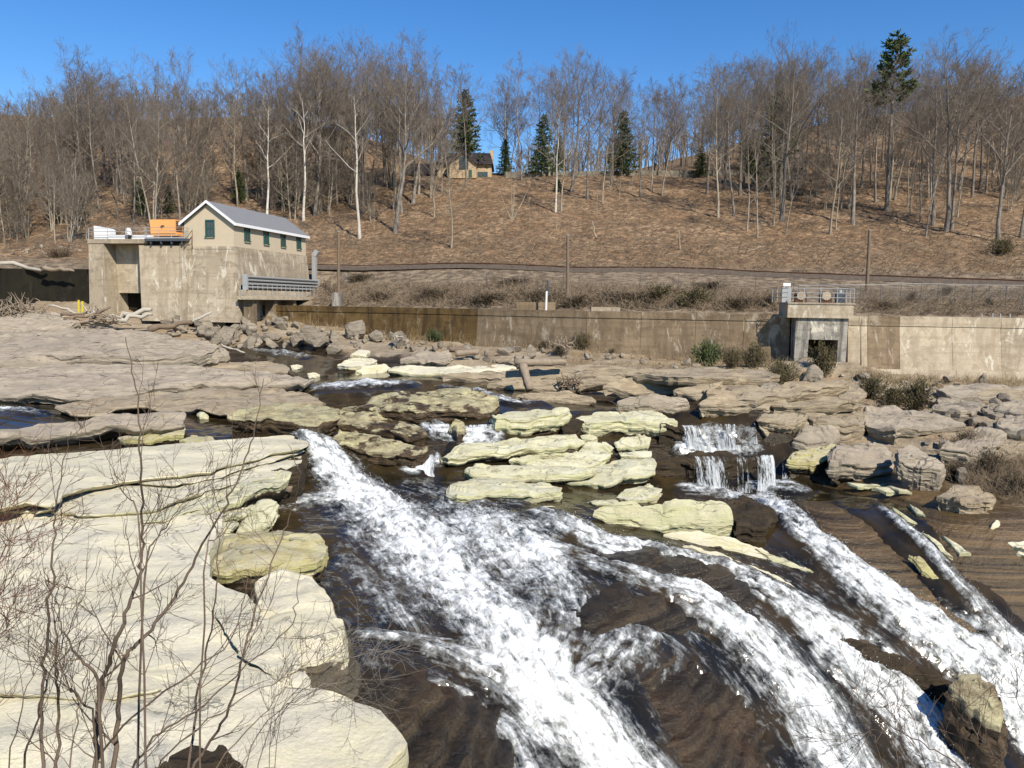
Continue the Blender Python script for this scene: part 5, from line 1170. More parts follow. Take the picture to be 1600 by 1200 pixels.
# thin wire fence behind the dam, left of the tower
wf = thing('wire_fence', 'thin wire fence on short posts along the slope behind the dam', 'fence', hit_hill(900, 452) if hit_hill(900, 452) is not None else at(900, 452, 78))
prev = None
for a_ in range(640, 1241, 60):
    p = hit_hill(a_, 450 + (a_ - 640) * .012)
    if p is None: continue
    MB().tube([p - [0, 0, .3], p + [0, 0, 1.5]], .02, 6).build('post', M['steel_dark'], wf)
    if prev is not None:
        for z_ in (.6, 1.45): MB().tube([prev + [0, 0, z_], p + [0, 0, z_]], .006, 4).build('wire', M['steel_dark'], wf)
    prev = p
# iron pegs on the right dam crest
for i, px_ in enumerate((1534, 1551, 1563, 1578)):
    a = at(px_, 497, 60.3); th = tag(MB().tube([a - [0, 0, .05], at(px_, 490, 60.3)], .05, 6).build('iron_peg', M['galv'], None, a), ('first', 'second', 'third', 'last')[i] + ' pale iron peg from the left on the right dam crest', 'peg', 'pegs on the dam crest')

# ------------------------------------------------------------------ house on the hill
hp = hit_hill(735, 276); hY = 150.0
k_ = hY / FPX
def hv(px, py, dy=0): 
    p = at(px, py, hY); return p[0], p[2]
H = thing('hill_house', 'distant beige house with dark roof and big green windows on the hill', 'house', at(728, 279, hY + 4))
def wallpoly(pts, y0, y1, mat, name, parent=None):
    prof = [hv(a, b) for a, b in pts]
    return MB().prism(prof, 1, y0, y1).build(name, M[mat], parent or H)
M['stone_house'] = plain_mat('house_stone', (0.50, 0.37, 0.23), 0.9, 0, 0.25, 1.2)
M['slate'] = plain_mat('dark_slate_roof', (0.045, 0.038, 0.042), 0.7, 0, 0.2, 2.0)
wallpoly([(684, 282), (768, 282), (768, 257), (684, 256)], hY, hY + 8, 'stone_house', 'wall')
wallpoly([(704, 281.5), (745, 281.5), (745, 258), (725, 242), (704, 257)], hY - 2.5, hY - .01, 'stone_house', 'gable_wing')
r1 = wallpoly([(735, 257.5), (771, 257.5), (766, 240), (725, 240)], hY - .6, hY + 8.4, 'slate', 'roof')
wallpoly([(680, 256.5), (735, 256.5), (726, 240.3), (688, 241)], hY - .6, hY + 8.4, 'slate', 'roof')
wallpoly([(725, 239), (749, 258), (746, 260.5), (725, 243)], hY - 3.0, hY - .62, 'slate', 'gable_roof')
wallpoly([(724.9, 239), (700, 258), (703, 260.5), (724.9, 243)], hY - 3.0, hY - .62, 'slate', 'gable_roof')
wallpoly([(765, 256), (770.5, 256), (770.5, 233), (765, 233)], hY + 1, hY + 2, 'stone_house', 'chimney', r1)
for (a, b, c, d) in ((719, 268, 733, 249), (695, 276, 705, 266)):
    w_ = wallpoly([(a, b), (c, b), (c, d), (a, d)], hY - 2.62 if a > 700 else hY - .12, hY - 2.503 if a > 700 else hY - .003, 'green', 'window')
    wallpoly([(a + 1, b - 1), (c - 1, b - 1), (c - 1, d + 1), (a + 1, d + 1)], hY - 2.66 if a > 700 else hY - .16, hY - 2.623 if a > 700 else hY - .123, 'glass', 'pane', w_)
for (a, b, c, d) in ((746.5, 277, 754, 268.5), (754.6, 277, 762, 268.5)):
    w_ = wallpoly([(a, b), (c, b), (c, d), (a, d)], hY - .12, hY - .003, 'green', 'window'); wallpoly([(a + .8, b - 1), (c - .8, b - 1), (c - .8, d + 1), (a + .8, d + 1)], hY - .16, hY - .123, 'glass', 'pane', w_)
wallpoly([(733.6, 280), (738.5, 280), (738.5, 269), (733.6, 269)], hY - 2.6, hY - 2.503, 'green', 'door')
# annex of the house, mostly behind trees
A_ = thing('low_outbuilding', 'low dark roofed outbuilding behind trees left of the hill house', 'outbuilding', at(655, 280, hY + 6))
MB().prism([hv(632, 282), hv(680, 282), hv(680, 268), hv(632, 268)], 1, hY + 3, hY + 8).build('wall', M['wood'], A_)
MB().prism([hv(628, 268.5), hv(683, 268.5), hv(676, 252), hv(636, 252)], 1, hY + 2.4, hY + 8.6).build('roof', M['slate'], A_)
# stone wall along the road on the hill crest
th = thing('roadside_wall', 'low grey stone wall along the road on the hill crest', 'wall', at(950, 272, 152))
M['roadwall'] = concrete_mat('roadside_stone', (0.27, 0.235, 0.18), (0.14, 0.115, 0.085), 0.2, 0.3, 0.3)
prev = None
for a_ in range(790, 1131, 34):
    p = at(a_, 274 - (a_ - 790) * .008, 151); q = at(a_ + 33.4, 274 - (a_ + 33.4 - 790) * .008, 151)
    zt_ = at(a_, 268 - (a_ - 790) * .008, 151)[2]
    MB().hexa([p + [0, 0, -.8], q + [0, 0, -.8], q + [0, .6, -.8], p + [0, .6, -.8], [p[0], p[1], zt_], [q[0], q[1], zt_], [q[0], q[1] + .6, zt_], [p[0], p[1] + .6, zt_]]).build('wall_section', M['roadwall'], th)
# ------------------------------------------------------------------ bare trees
def unit(v): return v / max(np.linalg.norm(v), 1e-9)
def grow_tree(seed, H=20.0, r0=0.24, clear=0.35, spread=0.75, nlimb=11, up=0.25, wig=0.10, fork=False, kids=(6, 6, 4), lean=0.0, thin=1.0, multi=1):
    """trunk with limbs (first mesh) and the fine crown (second mesh); unit metres"""
    r = np.random.RandomState(seed); A = Tubes(); B = Tubes()
    def path(p, d, L, n, wig, up, droop=0.0):
        P = [p]; d = unit(d)
        for i in range(n):
            d = unit(d + r.normal(size=3) * wig + np.array([0, 0, up]) * 0.3)
            P.append(P[-1] + d * L / n)
        return np.array(P)
    def branch(p, d, L, rad, lev):
        n = (5, 4, 3, 2)[lev - 1]; P = path(p, d, L, n, (0.13, 0.18, 0.22, 0.28)[lev - 1], up)
        rr = np.linspace(rad, rad * (0.30 if lev < 3 else 0.45), n + 1)
        (A if lev == 1 else B).add(P, rr, (5, 4, 3, 3)[lev - 1])
        if lev == 4: return
        nk = (kids[0], kids[1], kids[2])[lev - 1]; nk = max(2, int(round(nk * r.uniform(.75, 1.3))))
        for k in range(nk):
            t = 0.22 + 0.78 * (k + r.uniform(0.2, 0.8)) / nk; i = min(int(t * n), n - 1); f = t * n - i
            q = P[i] + (P[i + 1] - P[i]) * f; dd = unit(P[i + 1] - P[i])
            a = r.normal(size=3); a -= dd * (a @ dd); a = unit(a)
            ang = r.uniform(0.45, 0.95)
            branch(q, dd * math.cos(ang) + a * math.sin(ang) + np.array([0, 0, 0.18]), L * r.uniform(.34, .60) * (1.15 - 0.45 * t), max(rad * (1 - .6 * t) * .52, 0.010 * thin), lev + 1)
    for mtr in range(multi):
        d0 = np.array([lean + r.normal() * .05, r.normal() * .05, 1.0])
        if multi > 1: d0 = d0 + np.array([math.cos(mtr * 2.4 + seed), math.sin(mtr * 2.4 + seed), 0]) * .16
        Ht = H * (1 if mtr == 0 else r.uniform(.75, .95)); n = 9
        P = path(np.zeros(3) + np.array([math.cos(mtr * 2.4) * .25, math.sin(mtr * 2.4) * .25, 0]) * (multi > 1), d0, Ht * .92, n, wig * .45, .35)
        P[0, 2] -= 0.6
        rr = r0 * (1 - np.linspace(0, 1, n + 1) ** 1.1 * 0.90); rr[0] *= 1.35
        A.add(P, rr, 8)
        nl = int(nlimb * r.uniform(.9, 1.15)); ph = r.uniform(0, 6)
        for k in range(nl):
            t = clear + (0.97 - clear) * (k + r.uniform(.1, .9)) / nl; i = min(int(t * n), n - 1); f = t * n - i
            q = P[i] + (P[i + 1] - P[i]) * f; az = ph + k * 2.4 + r.uniform(-.5, .5)
            el = r.uniform(.35, .75) + .35 * t
            L = Ht * spread * r.uniform(.28, .46) * (1.25 - .85 * (t - clear) / (1 - clear))
            branch(q, np.array([math.cos(az) * math.cos(el), math.sin(az) * math.cos(el), math.sin(el)]), L, r0 * (1 - t * .8) * .50, 1)
    return A.arrays(), B.arrays()
def tree_meshes(name, bark, twig, **kw):
    out = []
    for (V, F), mat, part in zip(grow_tree(**kw), (bark, twig), ('trunk', 'crown')):
        me = bpy.data.meshes.new(part)
        n = len(F); me.vertices.add(len(V)); me.vertices.foreach_set('co', V.ravel()); me.loops.add(n * 4); me.loops.foreach_set('vertex_index', F.ravel().astype(np.int32))
        me.polygons.add(n); me.polygons.foreach_set('loop_start', np.arange(0, n * 4, 4, dtype=np.int32)); me.update(calc_edges=True)
        me.polygons.foreach_set('use_smooth', np.ones(n, bool)); me.materials.append(M[mat]); out.append(me)
    return out, kw['H']
TREES = {
 'oak': [tree_meshes('oak', 'bark', 'twig', seed=s, H=22, r0=.27, clear=.36, spread=1.08, nlimb=13, up=.15, kids=(7, 6, 4), thin=1.15) for s in (1, 2)],
 'tall': [tree_meshes('tall', 'bark', 'twig_mauve', seed=s, H=22, r0=.19, clear=.40, spread=.76, nlimb=13, up=.25, kids=(7, 6, 4), thin=1.25) for s in (3, 4, 5)],
 'multi': [tree_meshes('multi', 'bark_pale', 'twig', seed=s, H=18, r0=.13, clear=.22, spread=.72, nlimb=10, up=.25, multi=3, kids=(6, 6, 4), thin=1.4) for s in (6, 7)],
 'pale': [tree_meshes('pale', 'bark_pale', 'twig', seed=s, H=18, r0=.15, clear=.26, spread=.80, nlimb=14, up=.2, kids=(7, 6, 4), thin=1.25) for s in (8, 9)],
 'birch': [tree_meshes('birch', 'birch', 'birch_twig', seed=s, H=16, r0=.17, clear=.45, spread=.62, nlimb=9, up=.4, kids=(5, 5, 4), wig=.16, thin=1.2) for s in (10, 11)],
 'brushy': [tree_meshes('brushy', 'bark_pale', 'twig', seed=s, H=10, r0=.08, clear=.08, spread=.95, nlimb=14, up=.2, multi=2, kids=(6, 5, 4), thin=1.4) for s in (14, 15)],
 'sapling': [tree_meshes('sapling', 'bark_pale', 'twig', seed=s, H=8, r0=.06, clear=.25, spread=.5, nlimb=8, up=.4, kids=(4, 3, 2)) for s in (12, 13)],
}
def leafcards(C, D, size, r):
    """small needle tufts at centres C pointing along D"""
    n = len(C); D = D / np.maximum(np.linalg.norm(D, axis=1), 1e-9)[:, None]
    a = np.cross(D, r.normal(size=(n, 3))); a /= np.maximum(np.linalg.norm(a, axis=1), 1e-9)[:, None]
    s = size * r.uniform(.6, 1.4, n)[:, None]
    V = np.stack([C - a * s * .22, C + a * s * .22, C + D * s + a * s * .10, C + D * s - a * s * .10], 1).reshape(-1, 3)
    F = np.arange(4 * n).reshape(-1, 4); return V, F
def conifer(seed, H=18, rad=3.2, nb=90, droop=-.1, low=.08, mat='needles', dens=46, bare=0.0, power=.85):
    r = np.random.RandomState(seed); A = Tubes(); C = []; D = []
    P = np.array([[0, 0, -.6], [0.1, 0, H * .5], [0, .05, H]]); A.add(P, [H * .013, H * .009, .03], 8)
    for k in range(nb):
        t = low + (1 - low) * (k + r.uniform(0, 1)) / nb; L = rad * (1 - t) ** power * r.uniform(.65, 1.2) + .25
        az = k * 2.4 + r.uniform(-.4, .4); d = np.array([math.cos(az), math.sin(az), droop + .35 * t + r.normal() * .08])
        p = np.array([0, 0, H * t]); Q = [p + d * L * s + np.array([0, 0, .12 * L * s * s]) for s in (0, .5, 1)]
        A.add(np.array(Q), [.05 * (1 - t) + .015, .03 * (1 - t) + .01, .008], 4)
        m_ = int(dens * L / rad) + 4
        s = r.uniform(bare, 1, m_); c = p + np.outer(s, d) * L + np.outer(s * s, [0, 0, .12 * L]) + r.normal(size=(m_, 3)) * [.24, .24, .12] * (.5 + L / rad)
        C.append(c); D.append(d + r.normal(size=(m_, 3)) * .55 + [0, 0, .1])
    V, F = leafcards(np.concatenate(C), np.concatenate(D), .55, r)
    return [(A.arrays(), 'bark', 'trunk'), ((V, F), mat, 'crown')], H
def quad_mesh(part, V, F, mat):
    me = bpy.data.meshes.new(part); n, k = F.shape
    me.vertices.add(len(V)); me.vertices.foreach_set('co', np.asarray(V, float).ravel()); me.loops.add(n * k); me.loops.foreach_set('vertex_index', F.ravel().astype(np.int32))
    me.polygons.add(n); me.polygons.foreach_set('loop_start', np.arange(0, n * k, k, dtype=np.int32)); me.update(calc_edges=True); me.materials.append(M[mat]); return me
def conifer_meshes(**kw):
    parts, H = conifer(**kw); return [quad_mesh(pn_, V, F, mt) for (V, F), mt, pn_ in parts], H
TREES['hemlock'] = [conifer_meshes(seed=s, H=16, rad=4.0, nb=110, power=.7) for s in (21, 22)]
TREES['pine'] = [conifer_meshes(seed=23, H=22, rad=4.2, nb=48, low=.60, droop=.15, dens=70, bare=.35, power=.55)]
def plant_tree(kind, base, h, label, group=None, vi=None, rz=None, wide=1.0, name=None):
    var = TREES[kind]; (ms, H) = var[vi if vi is not None else rnd.randrange(len(var))]
    t = thing(name or {'birch': 'birch_tree', 'hemlock': 'hemlock_tree', 'pine': 'pine_tree', 'sapling': 'bare_sapling'}.get(kind, 'bare_tree'), label, 'tree', base, group, rnd.uniform(0, 6.28) if rz is None else rz)
    s = h / H; t.scale = (s * wide, s * wide, s)
    for me, pn_ in zip(ms, ('trunk', 'crown')):
        o = bpy.data.objects.new(pn_, me); link(o, t)
    return t
def tree_px(kind, px, py, top, label, group=None, **kw):
    p = hit_hill(px, py)
    if p is None: p = at(px, py, 150)
    h = (py - top) / FPX * p[1] * (0.91 if kind not in ('hemlock', 'pine') else 1.0)
    return plant_tree(kind, p, h, label, group, **kw)
# trees that can be told apart in the photograph: kind, px, base, top, label
for a in [
 ('birch', 417, 345, 140, 'white birch rising just behind the powerhouse roof'),
 ('birch', 474, 345, 130, 'forked white birch right of the powerhouse roof'),
 ('birch', 562, 372, 118, 'tall leaning white birch between the powerhouse and the big oak'),
 ('oak', 617, 364, 58, 'tallest dark bare oak near the middle of the ridge'),
 ('pale', 705, 388, 190, 'slender lone bare tree lowest on the slope below the house'),
 ('tall', 690, 300, 105, 'bare tree with a pinkish top beside the hemlock above the house'),
 ('tall', 728, 290, 96, 'dark crowned bare tree right above the house'),
 ('birch', 868, 332, 150, 'white twin stemmed birch in the middle of the open slope'),
 ('pale', 877, 330, 135, 'grey tree growing against the white twin birch'),
 ('tall', 815, 282, 84, 'wide crowned bare tree right of the sky gap'),
 ('oak', 893, 300, 80, 'highest broad crowned bare tree in the middle group'),
 ('tall', 918, 312, 92, 'straight bare tree right of the highest middle crown'),
 ('pale', 942, 318, 160, 'pale stemmed bare tree left of the round hemlock'),
 ('oak', 955, 290, 110, 'brown crowned bare tree above the round hemlock'),
 ('tall', 1000, 308, 130, 'leftmost of the thin trees right of the round hemlock'),
 ('tall', 1018, 300, 120, 'second of the thin trees right of the round hemlock'),
 ('tall', 1034, 306, 115, 'third of the thin trees right of the round hemlock'),
 ('birch', 1090, 275, 165, 'white forked birch standing alone at the ridge road end'),
 ('pale', 1122, 340, 84, 'pale full crowned tree starting the right hand wood'),
 ('tall', 1147, 338, 120, 'dark leaning tree next to the pale full crowned one'),
 ('oak', 1221, 345, 66, 'straight grey oak with a broad crown on the right slope'),
 ('pale', 1297, 366, 130, 'grey green branched tree left of the pine, lowest on the slope'),
 ('oak', 1332, 352, 84, 'stout trunked oak below the pine'),
 ('tall', 1368, 318, 95, 'bare tree close under the pine'),
 ('oak', 1458, 352, 90, 'left stem tree of the dark cluster at right'),
 ('oak', 1478, 362, 58, 'wide spreading dark oak of the cluster at right'),
 ('tall', 1487, 360, 70, 'upright dark tree of the cluster at right'),
 ('oak', 1560, 378, 96, 'leaning dark oak near the right edge'),
 ('tall', 1594, 372, 90, 'dark trunk at the very right edge'),
 ('multi', 115, 372, 205, 'pale many stemmed tree left of the gate block'),
 ('multi', 300, 330, 120, 'clump of dark stems fanning above the orange generator'),
 ('oak', 140, 318, 82, 'broad bare crown highest at the far left'),
 ('oak', 268, 320, 84, 'broad dark bare crown above the gate block'),
 ('oak', 480, 320, 62, 'tall bare crown between the birches'),
 ('tall', 545, 320, 60, 'upright bare crown left of the tallest oak'),
 ('oak', 385, 315, 98, 'bare crown above the powerhouse roof'),
 ('hemlock', 727, 275, 148, 'tall dark hemlock behind the hill house'),
 ('hemlock', 972, 276, 180, 'round topped hemlock on the ridge right of the middle trees'),
 ('hemlock', 848, 276, 185, 'dark hemlock half hidden behind the middle trees'),
 ('hemlock', 1212, 300, 150, 'dark green hemlock at the left of the right wood'),
 ('pine', 1385, 330, 72, 'lone green pine topping the right wood'),
 ('hemlock', 872, 300, 282, 'tiny evergreen at the foot of the middle trees'),
 ]:
    tree_px(*a, wide=(1.9 if 'tiny' in a[4] else 1.0))
KD = {'oak': 'broad crowned', 'tall': 'slender mauve topped', 'multi': 'many stemmed', 'pale': 'pale barked', 'sapling': 'sapling thin', 'brushy': 'brushy low', 'hemlock': 'dark evergreen', 'birch': 'white'}
WHERE = [(60, 'at the far left'), (150, 'left of the gate block'), (290, 'above the gate block'), (400, 'above the powerhouse'), (500, 'above the right end of the powerhouse'), (600, 'left of the tallest oak'), (700, 'between tallest oak and hill house'), (860, 'left of the middle crowns'), (960, 'behind the middle crowns'), (1095, 'left of the sloping wood'),
    (1200, 'at the left of the right wood'), (1300, 'left of the pine'), (1420, 'around the pine'), (1520, 'around the dark oak cluster'), (9999, 'at the right edge')]
def fill(n, x0, x1, y0, y1, tops, kinds, label, group, avoid=lambda a, b: False):
    k = 0; g = 0
    while k < n and g < n * 20:
        g += 1
        a = rnd.uniform(x0, x1); b = y0 + (y1 - y0) * rnd.random() ** 1.0
        if avoid(a, b): continue
        p = hit_hill(a, b)
        if p is None: continue
        h = (b - tops(a, b)) / FPX * p[1] * rnd.uniform(.68, .92)
        kd = rnd.choice(kinds); lb = label
        if '{' in label: lb = label.format(k=KD[kd], w=next(w for x, w in WHERE if a < x), d='farther back' if b < y0 + .45 * (y1 - y0) else 'nearer the front')
        plant_tree(kd, p, min(h, 27), lb, group, wide=rnd.uniform(.9, 1.15)); k += 1
skyl = lambda a, b: float(np.interp(a, [-100, 0, 60, 140, 200, 270, 330, 400, 480, 560, 640, 700, 740, 762, 785, 820, 900, 950, 985, 1005, 1040, 1075, 1130, 1180, 1240, 1300, 1350, 1400, 1450, 1500, 1560, 1700],
    [150, 140, 132, 92, 118, 98, 122, 105, 75, 70, 85, 115, 120, 240, 110, 98, 90, 110, 150, 150, 125, 130, 95, 75, 80, 80, 80, 90, 75, 62, 90, 100]))
fill(66, -110, 420, 275, 362, skyl, ['tall', 'oak', 'multi', 'pale', 'tall'], '{k} bare tree {w}, {d}', 'dense wood left of the ridge', lambda a, b: 300 < a < 480 and b > 330)
fill(36, 420, 690, 278, 340, skyl, ['tall', 'oak', 'pale', 'tall', 'multi'], '{k} tree {w}, {d}', 'wood between powerhouse and hill house')
fill(16, -110, 150, 350, 388, lambda a, b: 215, ['pale', 'multi', 'tall'], '{k} thin tree low down {w}', 'lower edge of the left wood')
fill(20, 785, 1080, 266, 276, skyl, ['tall', 'pale', 'tall', 'oak'], '{k} tree behind the stone wall, {w}', 'trees on the middle ridge')
fill(60, 1095, 1700, 262, 315, skyl, ['tall', 'oak', 'pale', 'tall', 'multi'], '{k} bare tree uphill {w}, {d}', 'wood on the right hand hill')
fill(14, 1110, 1600, 318, 372, lambda a, b: b - 190, ['pale', 'tall', 'sapling'], '{k} tree low on the slope {w}', 'scattered trees on the right slope')
fill(14, 560, 1000, 285, 360, lambda a, b: b - 75, ['sapling'], 'small bare sapling on the open leaf covered slope', 'saplings on the open slope', lambda a, b: 690 < a < 770 and b < 300)
fill(46, -110, 600, 300, 386, lambda a, b: b - rnd.uniform(75, 150), ['brushy'], 'brushy low tree in the understory {w}, {d}', 'understory of the left wood', lambda a, b: (140 < a < 500 and b > 345) or (a > 500 and b > 350))
fill(16, 1180, 1680, 290, 350, lambda a, b: b - rnd.uniform(60, 110), ['brushy'], 'brushy low tree on the right slope {w}, {d}', 'understory of the right wood')
fill(9, 60, 460, 318, 350, lambda a, b: b - 60, ['hemlock'], 'low dark evergreen in the shade of the left wood', 'low evergreens in the left wood')
fill(7, 780, 1250, 266, 278, lambda a, b: b - 70, ['hemlock'], 'dark evergreen in the row behind the stone wall', 'evergreens behind the stone wall')

# distant wood on the crest, one brown mass of stems behind the single trees
r = np.random.RandomState(77); mass = Tubes()
for i in range(1250):
    x = r.uniform(-150, 190); y = r.uniform(158, 230)
    if 1.0 > abs(x / y * FPX + 800 - 768) / 34: continue
    z = float(hill_tps(np.array([x]), np.array([y]))[0]); h = r.uniform(7, 12) if -8 < x < 40 else r.uniform(12, 19)
    a_ = x / y * FPX + 800; zt_ = at(a_, skyl(a_, 0) + r.uniform(18, 75), y)[2]; h = min(h, zt_ - z) * .92
    if h < 3: continue
    P = np.array([[x, y, z - 1], [x + r.normal() * .4, y, z + h * .5], [x + r.normal() * .8, y, z + h]]); mass.add(P, [.16, .11, .03], 4)
    for k in range(12):
        t = r.uniform(.25, .95); q = P[0] + (P[2] - P[0]) * t; az = r.uniform(0, 6.28); L = h * .3 * (1.25 - t)
        e = q + np.array([math.cos(az) * L * .7, math.sin(az) * L * .7, L * r.uniform(.5, 1.2)]); mid = (q + e) / 2 + r.normal(size=3) * .15
        mass.add(np.array([q, e]), [.07, .03], 3)
        for j in range(3):
            f = r.uniform(.2, .9); s = q + (e - q) * f; d = r.normal(size=3) * .6 + unit(e - q) + [0, 0, .4]; mass.add(np.array([s, s + unit(d) * L * .5]), [.025, .012], 3)
Va, Fa = mass.arrays()
tag(mk('distant_woods', Va, Fa, M['twig']), 'brown mass of distant bare woods along the crest', None, None, 'stuff')

# ------------------------------------------------------------------ shrubs
def bush_mesh(seed, mat, twig, n=900, size=.16, sq=.8):
    r = np.random.RandomState(seed); A = Tubes(); C = []; D = []
    for k in range(34):
        d = unit(np.array([r.normal() * .75, r.normal() * .75, abs(r.normal()) * .8 + .35])); L = r.uniform(.65, 1.05) * (1 if d[2] < .8 else sq * 1.1)
        P = np.array([[0, 0, -.1], d * L * .5 + r.normal(size=3) * .05, d * L]); A.add(P, [.018, .012, .004], 3)
        m_ = n // 34; s = r.uniform(.25, 1.05, m_); C.append(np.outer(s, d) * L + r.normal(size=(m_, 3)) * .10); D.append(d + r.normal(size=(m_, 3)) * .6)
        for j in range(5):
            f = r.uniform(.3, 1); e = unit(d + r.normal(size=3) * .5); A.add(np.array([d * L * f, d * L * f + e * .28]), [.007, .003], 3)
    V, F = leafcards(np.concatenate(C), np.concatenate(D), size, r)
    return [quad_mesh('stems', *A.arrays(), twig), quad_mesh('foliage', V, F, mat)]
BUSH = {'juniper': [bush_mesh(s, 'needles', 'bark', 3400, .085) for s in (31, 32)], 'olive': [bush_mesh(s, 'needles_olive', 'bark', 3000, .075) for s in (33, 34)], 'brown': [bush_mesh(s, 'needles_brown', 'twig', 2000, .06, .6) for s in (35, 36)]}
def bush(kind, px, py, wpx, hpx, label, group=None, on_hill=False):
    p = hit_hill(px, py) if on_hill else hit(px, py)
    if p is None: return
    ms = rnd.choice(BUSH[kind]); t = thing('shrub', label, 'shrub', p, group, rnd.uniform(0, 6))
    s = p[1] / FPX; t.scale = (wpx * s / 2, wpx * s / 2, hpx * s)
    for me, pn_ in zip(ms, ('stems', 'foliage')): link(bpy.data.objects.new(pn_, me), t)
for a in [('juniper', 1106, 572, 54, 46, 'bright green juniper in front of the dam left of the tower'), ('olive', 1142, 574, 44, 36, 'olive brown shrub touching the bright green juniper'),
          ('olive', 1178, 574, 48, 44, 'olive juniper close to the shadow of the tower'), ('olive', 1220, 598, 74, 38, 'brown juniper on the rock left of the tower foot'),
          ('olive', 1284, 588, 50, 58, 'ragged juniper growing in front of the tower opening'), ('olive', 1362, 622, 56, 40, 'left bushy juniper on the right bank'),
          ('olive', 1392, 640, 62, 40, 'dark low juniper in the middle of the right bank row'), ('olive', 1430, 642, 66, 56, 'right tall olive juniper on the right bank'),
          ('juniper', 676, 534, 32, 22, 'round dark green shrub at the foot of the rusty dam'), ('brown', 750, 530, 24, 18, 'small dark shrub right of the round green one'),
          ('olive', 705, 528, 24, 28, 'thin greenish shrub against the rusty dam'), ('brown', 848, 548, 34, 24, 'brown shrub left of the bleached stump'),
          ('brown', 876, 556, 34, 26, 'dark brown shrub before the bleached stump'), ('olive', 908, 546, 40, 30, 'reddish olive shrub right of the bleached stump'), ('olive', 938, 546, 32, 34, 'taller olive shrub against the tan dam'),
          ('brown', 956, 556, 24, 16, 'small brown shrub in the row along the dam'), ('brown', 1000, 548, 26, 22, 'grey brown shrub in the row along the dam'), ('brown', 1056, 562, 22, 16, 'small dark shrub left of the bright green juniper'),
          ('brown', 286, 573, 44, 20, 'reddish grass tuft before the rounded grey boulder'), ('brown', 1506, 700, 50, 40, 'bare brown brush beside the triangular boulder'),
          ('brown', 1545, 740, 80, 50, 'reddish brush patch below the greenish boulder'), ('brown', 1590, 770, 80, 46, 'reddish brush patch at the right edge'), ('brown', 1490, 745, 50, 34, 'low brush at the foot of the triangular boulder')]: bush(*a)
for a in [('olive', 1565, 398, 44, 30, 'small evergreen shrub low on the right slope'), ('brown', 1478, 462, 26, 20, 'rounded brown shrub behind the right dam wall'), ('brown', 1424, 470, 30, 18, 'low brown shrub on the rock right of the tower'),
          ('brown', 1545, 478, 26, 18, 'reddish shrub behind the right dam wall'), ('brown', 760, 474, 120, 22, 'grey thicket behind the dam right of the pole block'), ('brown', 840, 474, 90, 26, 'grey thicket beside the white marker post'),
          ('brown', 980, 476, 120, 28, 'olive grey thicket behind the middle of the dam'), ('olive', 1085, 480, 90, 30, 'dense thicket hanging over the dam crest'), ('brown', 1150, 482, 80, 24, 'grey thicket left of the tower'), ('brown', 90, 410, 60, 30, 'reddish brush on the pale apron at left'),
          ('brown', 900, 478, 80, 22, 'grey thicket around the middle pole'), ('brown', 590, 470, 70, 20, 'grey thicket right of the anchor block'), ('brown', 680, 468, 90, 24, 'wide grey thicket above the rusty dam'), ('olive', 1030, 470, 80, 26, 'olive thicket left of the dense thicket'), ('brown', 1200, 478, 50, 22, 'small grey thicket touching the tower'), ('brown', 1380, 482, 60, 16, 'flat grey thicket right of the tower'), ('brown', 560, 440, 60, 18, 'grey brush on the railway bank near the wooden pole'), ('brown', 800, 446, 80, 16, 'grey brush on the railway bank left of the middle pole'), ('brown', 1110, 452, 80, 16, 'grey brush on the railway bank above the dense thicket')]: bush(*a, None, True)

# dry brush, straw and dead sticks: too many to count
def sticks(name, label, pts, lens, rad, mat, up=.6, seed=1, n_per=1):
    r = np.random.RandomState(seed); T = Tubes()
    for p, L in zip(pts, lens):
        for k in range(n_per):
            d = r.normal(size=3); d[2] = abs(d[2]) * up + up * .5; d = unit(d); q = p + r.normal(size=3) * [.15, .15, 0] * (n_per > 1)
            m_ = q + d * L * .5 + r.normal(size=3) * L * .08
            T.add(np.array([q - [0, 0, .05], m_, q + d * L]), [rad, rad * .8, rad * .3], 3)
    V, F = T.arrays(); tag(mk(name, V, F, M[mat]), label, None, None, 'stuff')
def hill_pts(n, poly, seed):
    r = np.random.RandomState(seed); out = []; xs_ = [p[0] for p in poly]; ys_ = [p[1] for p in poly]
    P = np.array([at(a, b, 90)[:1] for a, b in poly])
    A = r.uniform(min(xs_), max(xs_), n * 3); B = r.uniform(min(ys_), max(ys_), n * 3); ok = in_poly(A, B, poly); A, B = A[ok][:n], B[ok][:n]
    # march all rays together over a coarse grid
    Yg = np.linspace(64, 180, 200); D = np.stack([ray(a, b) for a, b in zip(A, B)])
    Xg = D[:, 0:1] / D[:, 1:2] * Yg; Zg = D[:, 2:3] / D[:, 1:2] * Yg
    G = (Zg - hill_tps(Xg, Yg[None] + 0 * Xg)) + np.where(Yg[None] > dam_y(Xg) + 1.2, 0, 99)
    k = np.argmax(G < 0, 1); good = G[np.arange(len(k)), k] < 0
    X_ = Xg[np.arange(len(k)), k][good]; Y_ = Yg[k][good]
    X_ = X_ + r.normal(size=len(X_)) * .3; Y_ = Y_ + r.uniform(-.4, .4, len(Y_))
    return np.stack([X_, Y_, hill(X_, Y_)], 1)
r = np.random.RandomState(3)
p = hill_pts(3800, [(500,478),(500,448),(900,448),(1230,460),(1230,488),(900,484)], 1); sticks('dry_brush', 'grey dry brush covering the ground behind the dam', p, r.uniform(.5, 1.6, len(p)), .022, 'brush', .6, 2, 2)
p = hill_pts(1500, [(1340,492),(1340,455),(1600,455),(1600,496)], 4); sticks('dry_brush', 'pale dry brush on the flat behind the right dam wall', p, r.uniform(.4, 1.2, len(p)), .018, 'brush', .5, 5, 2)
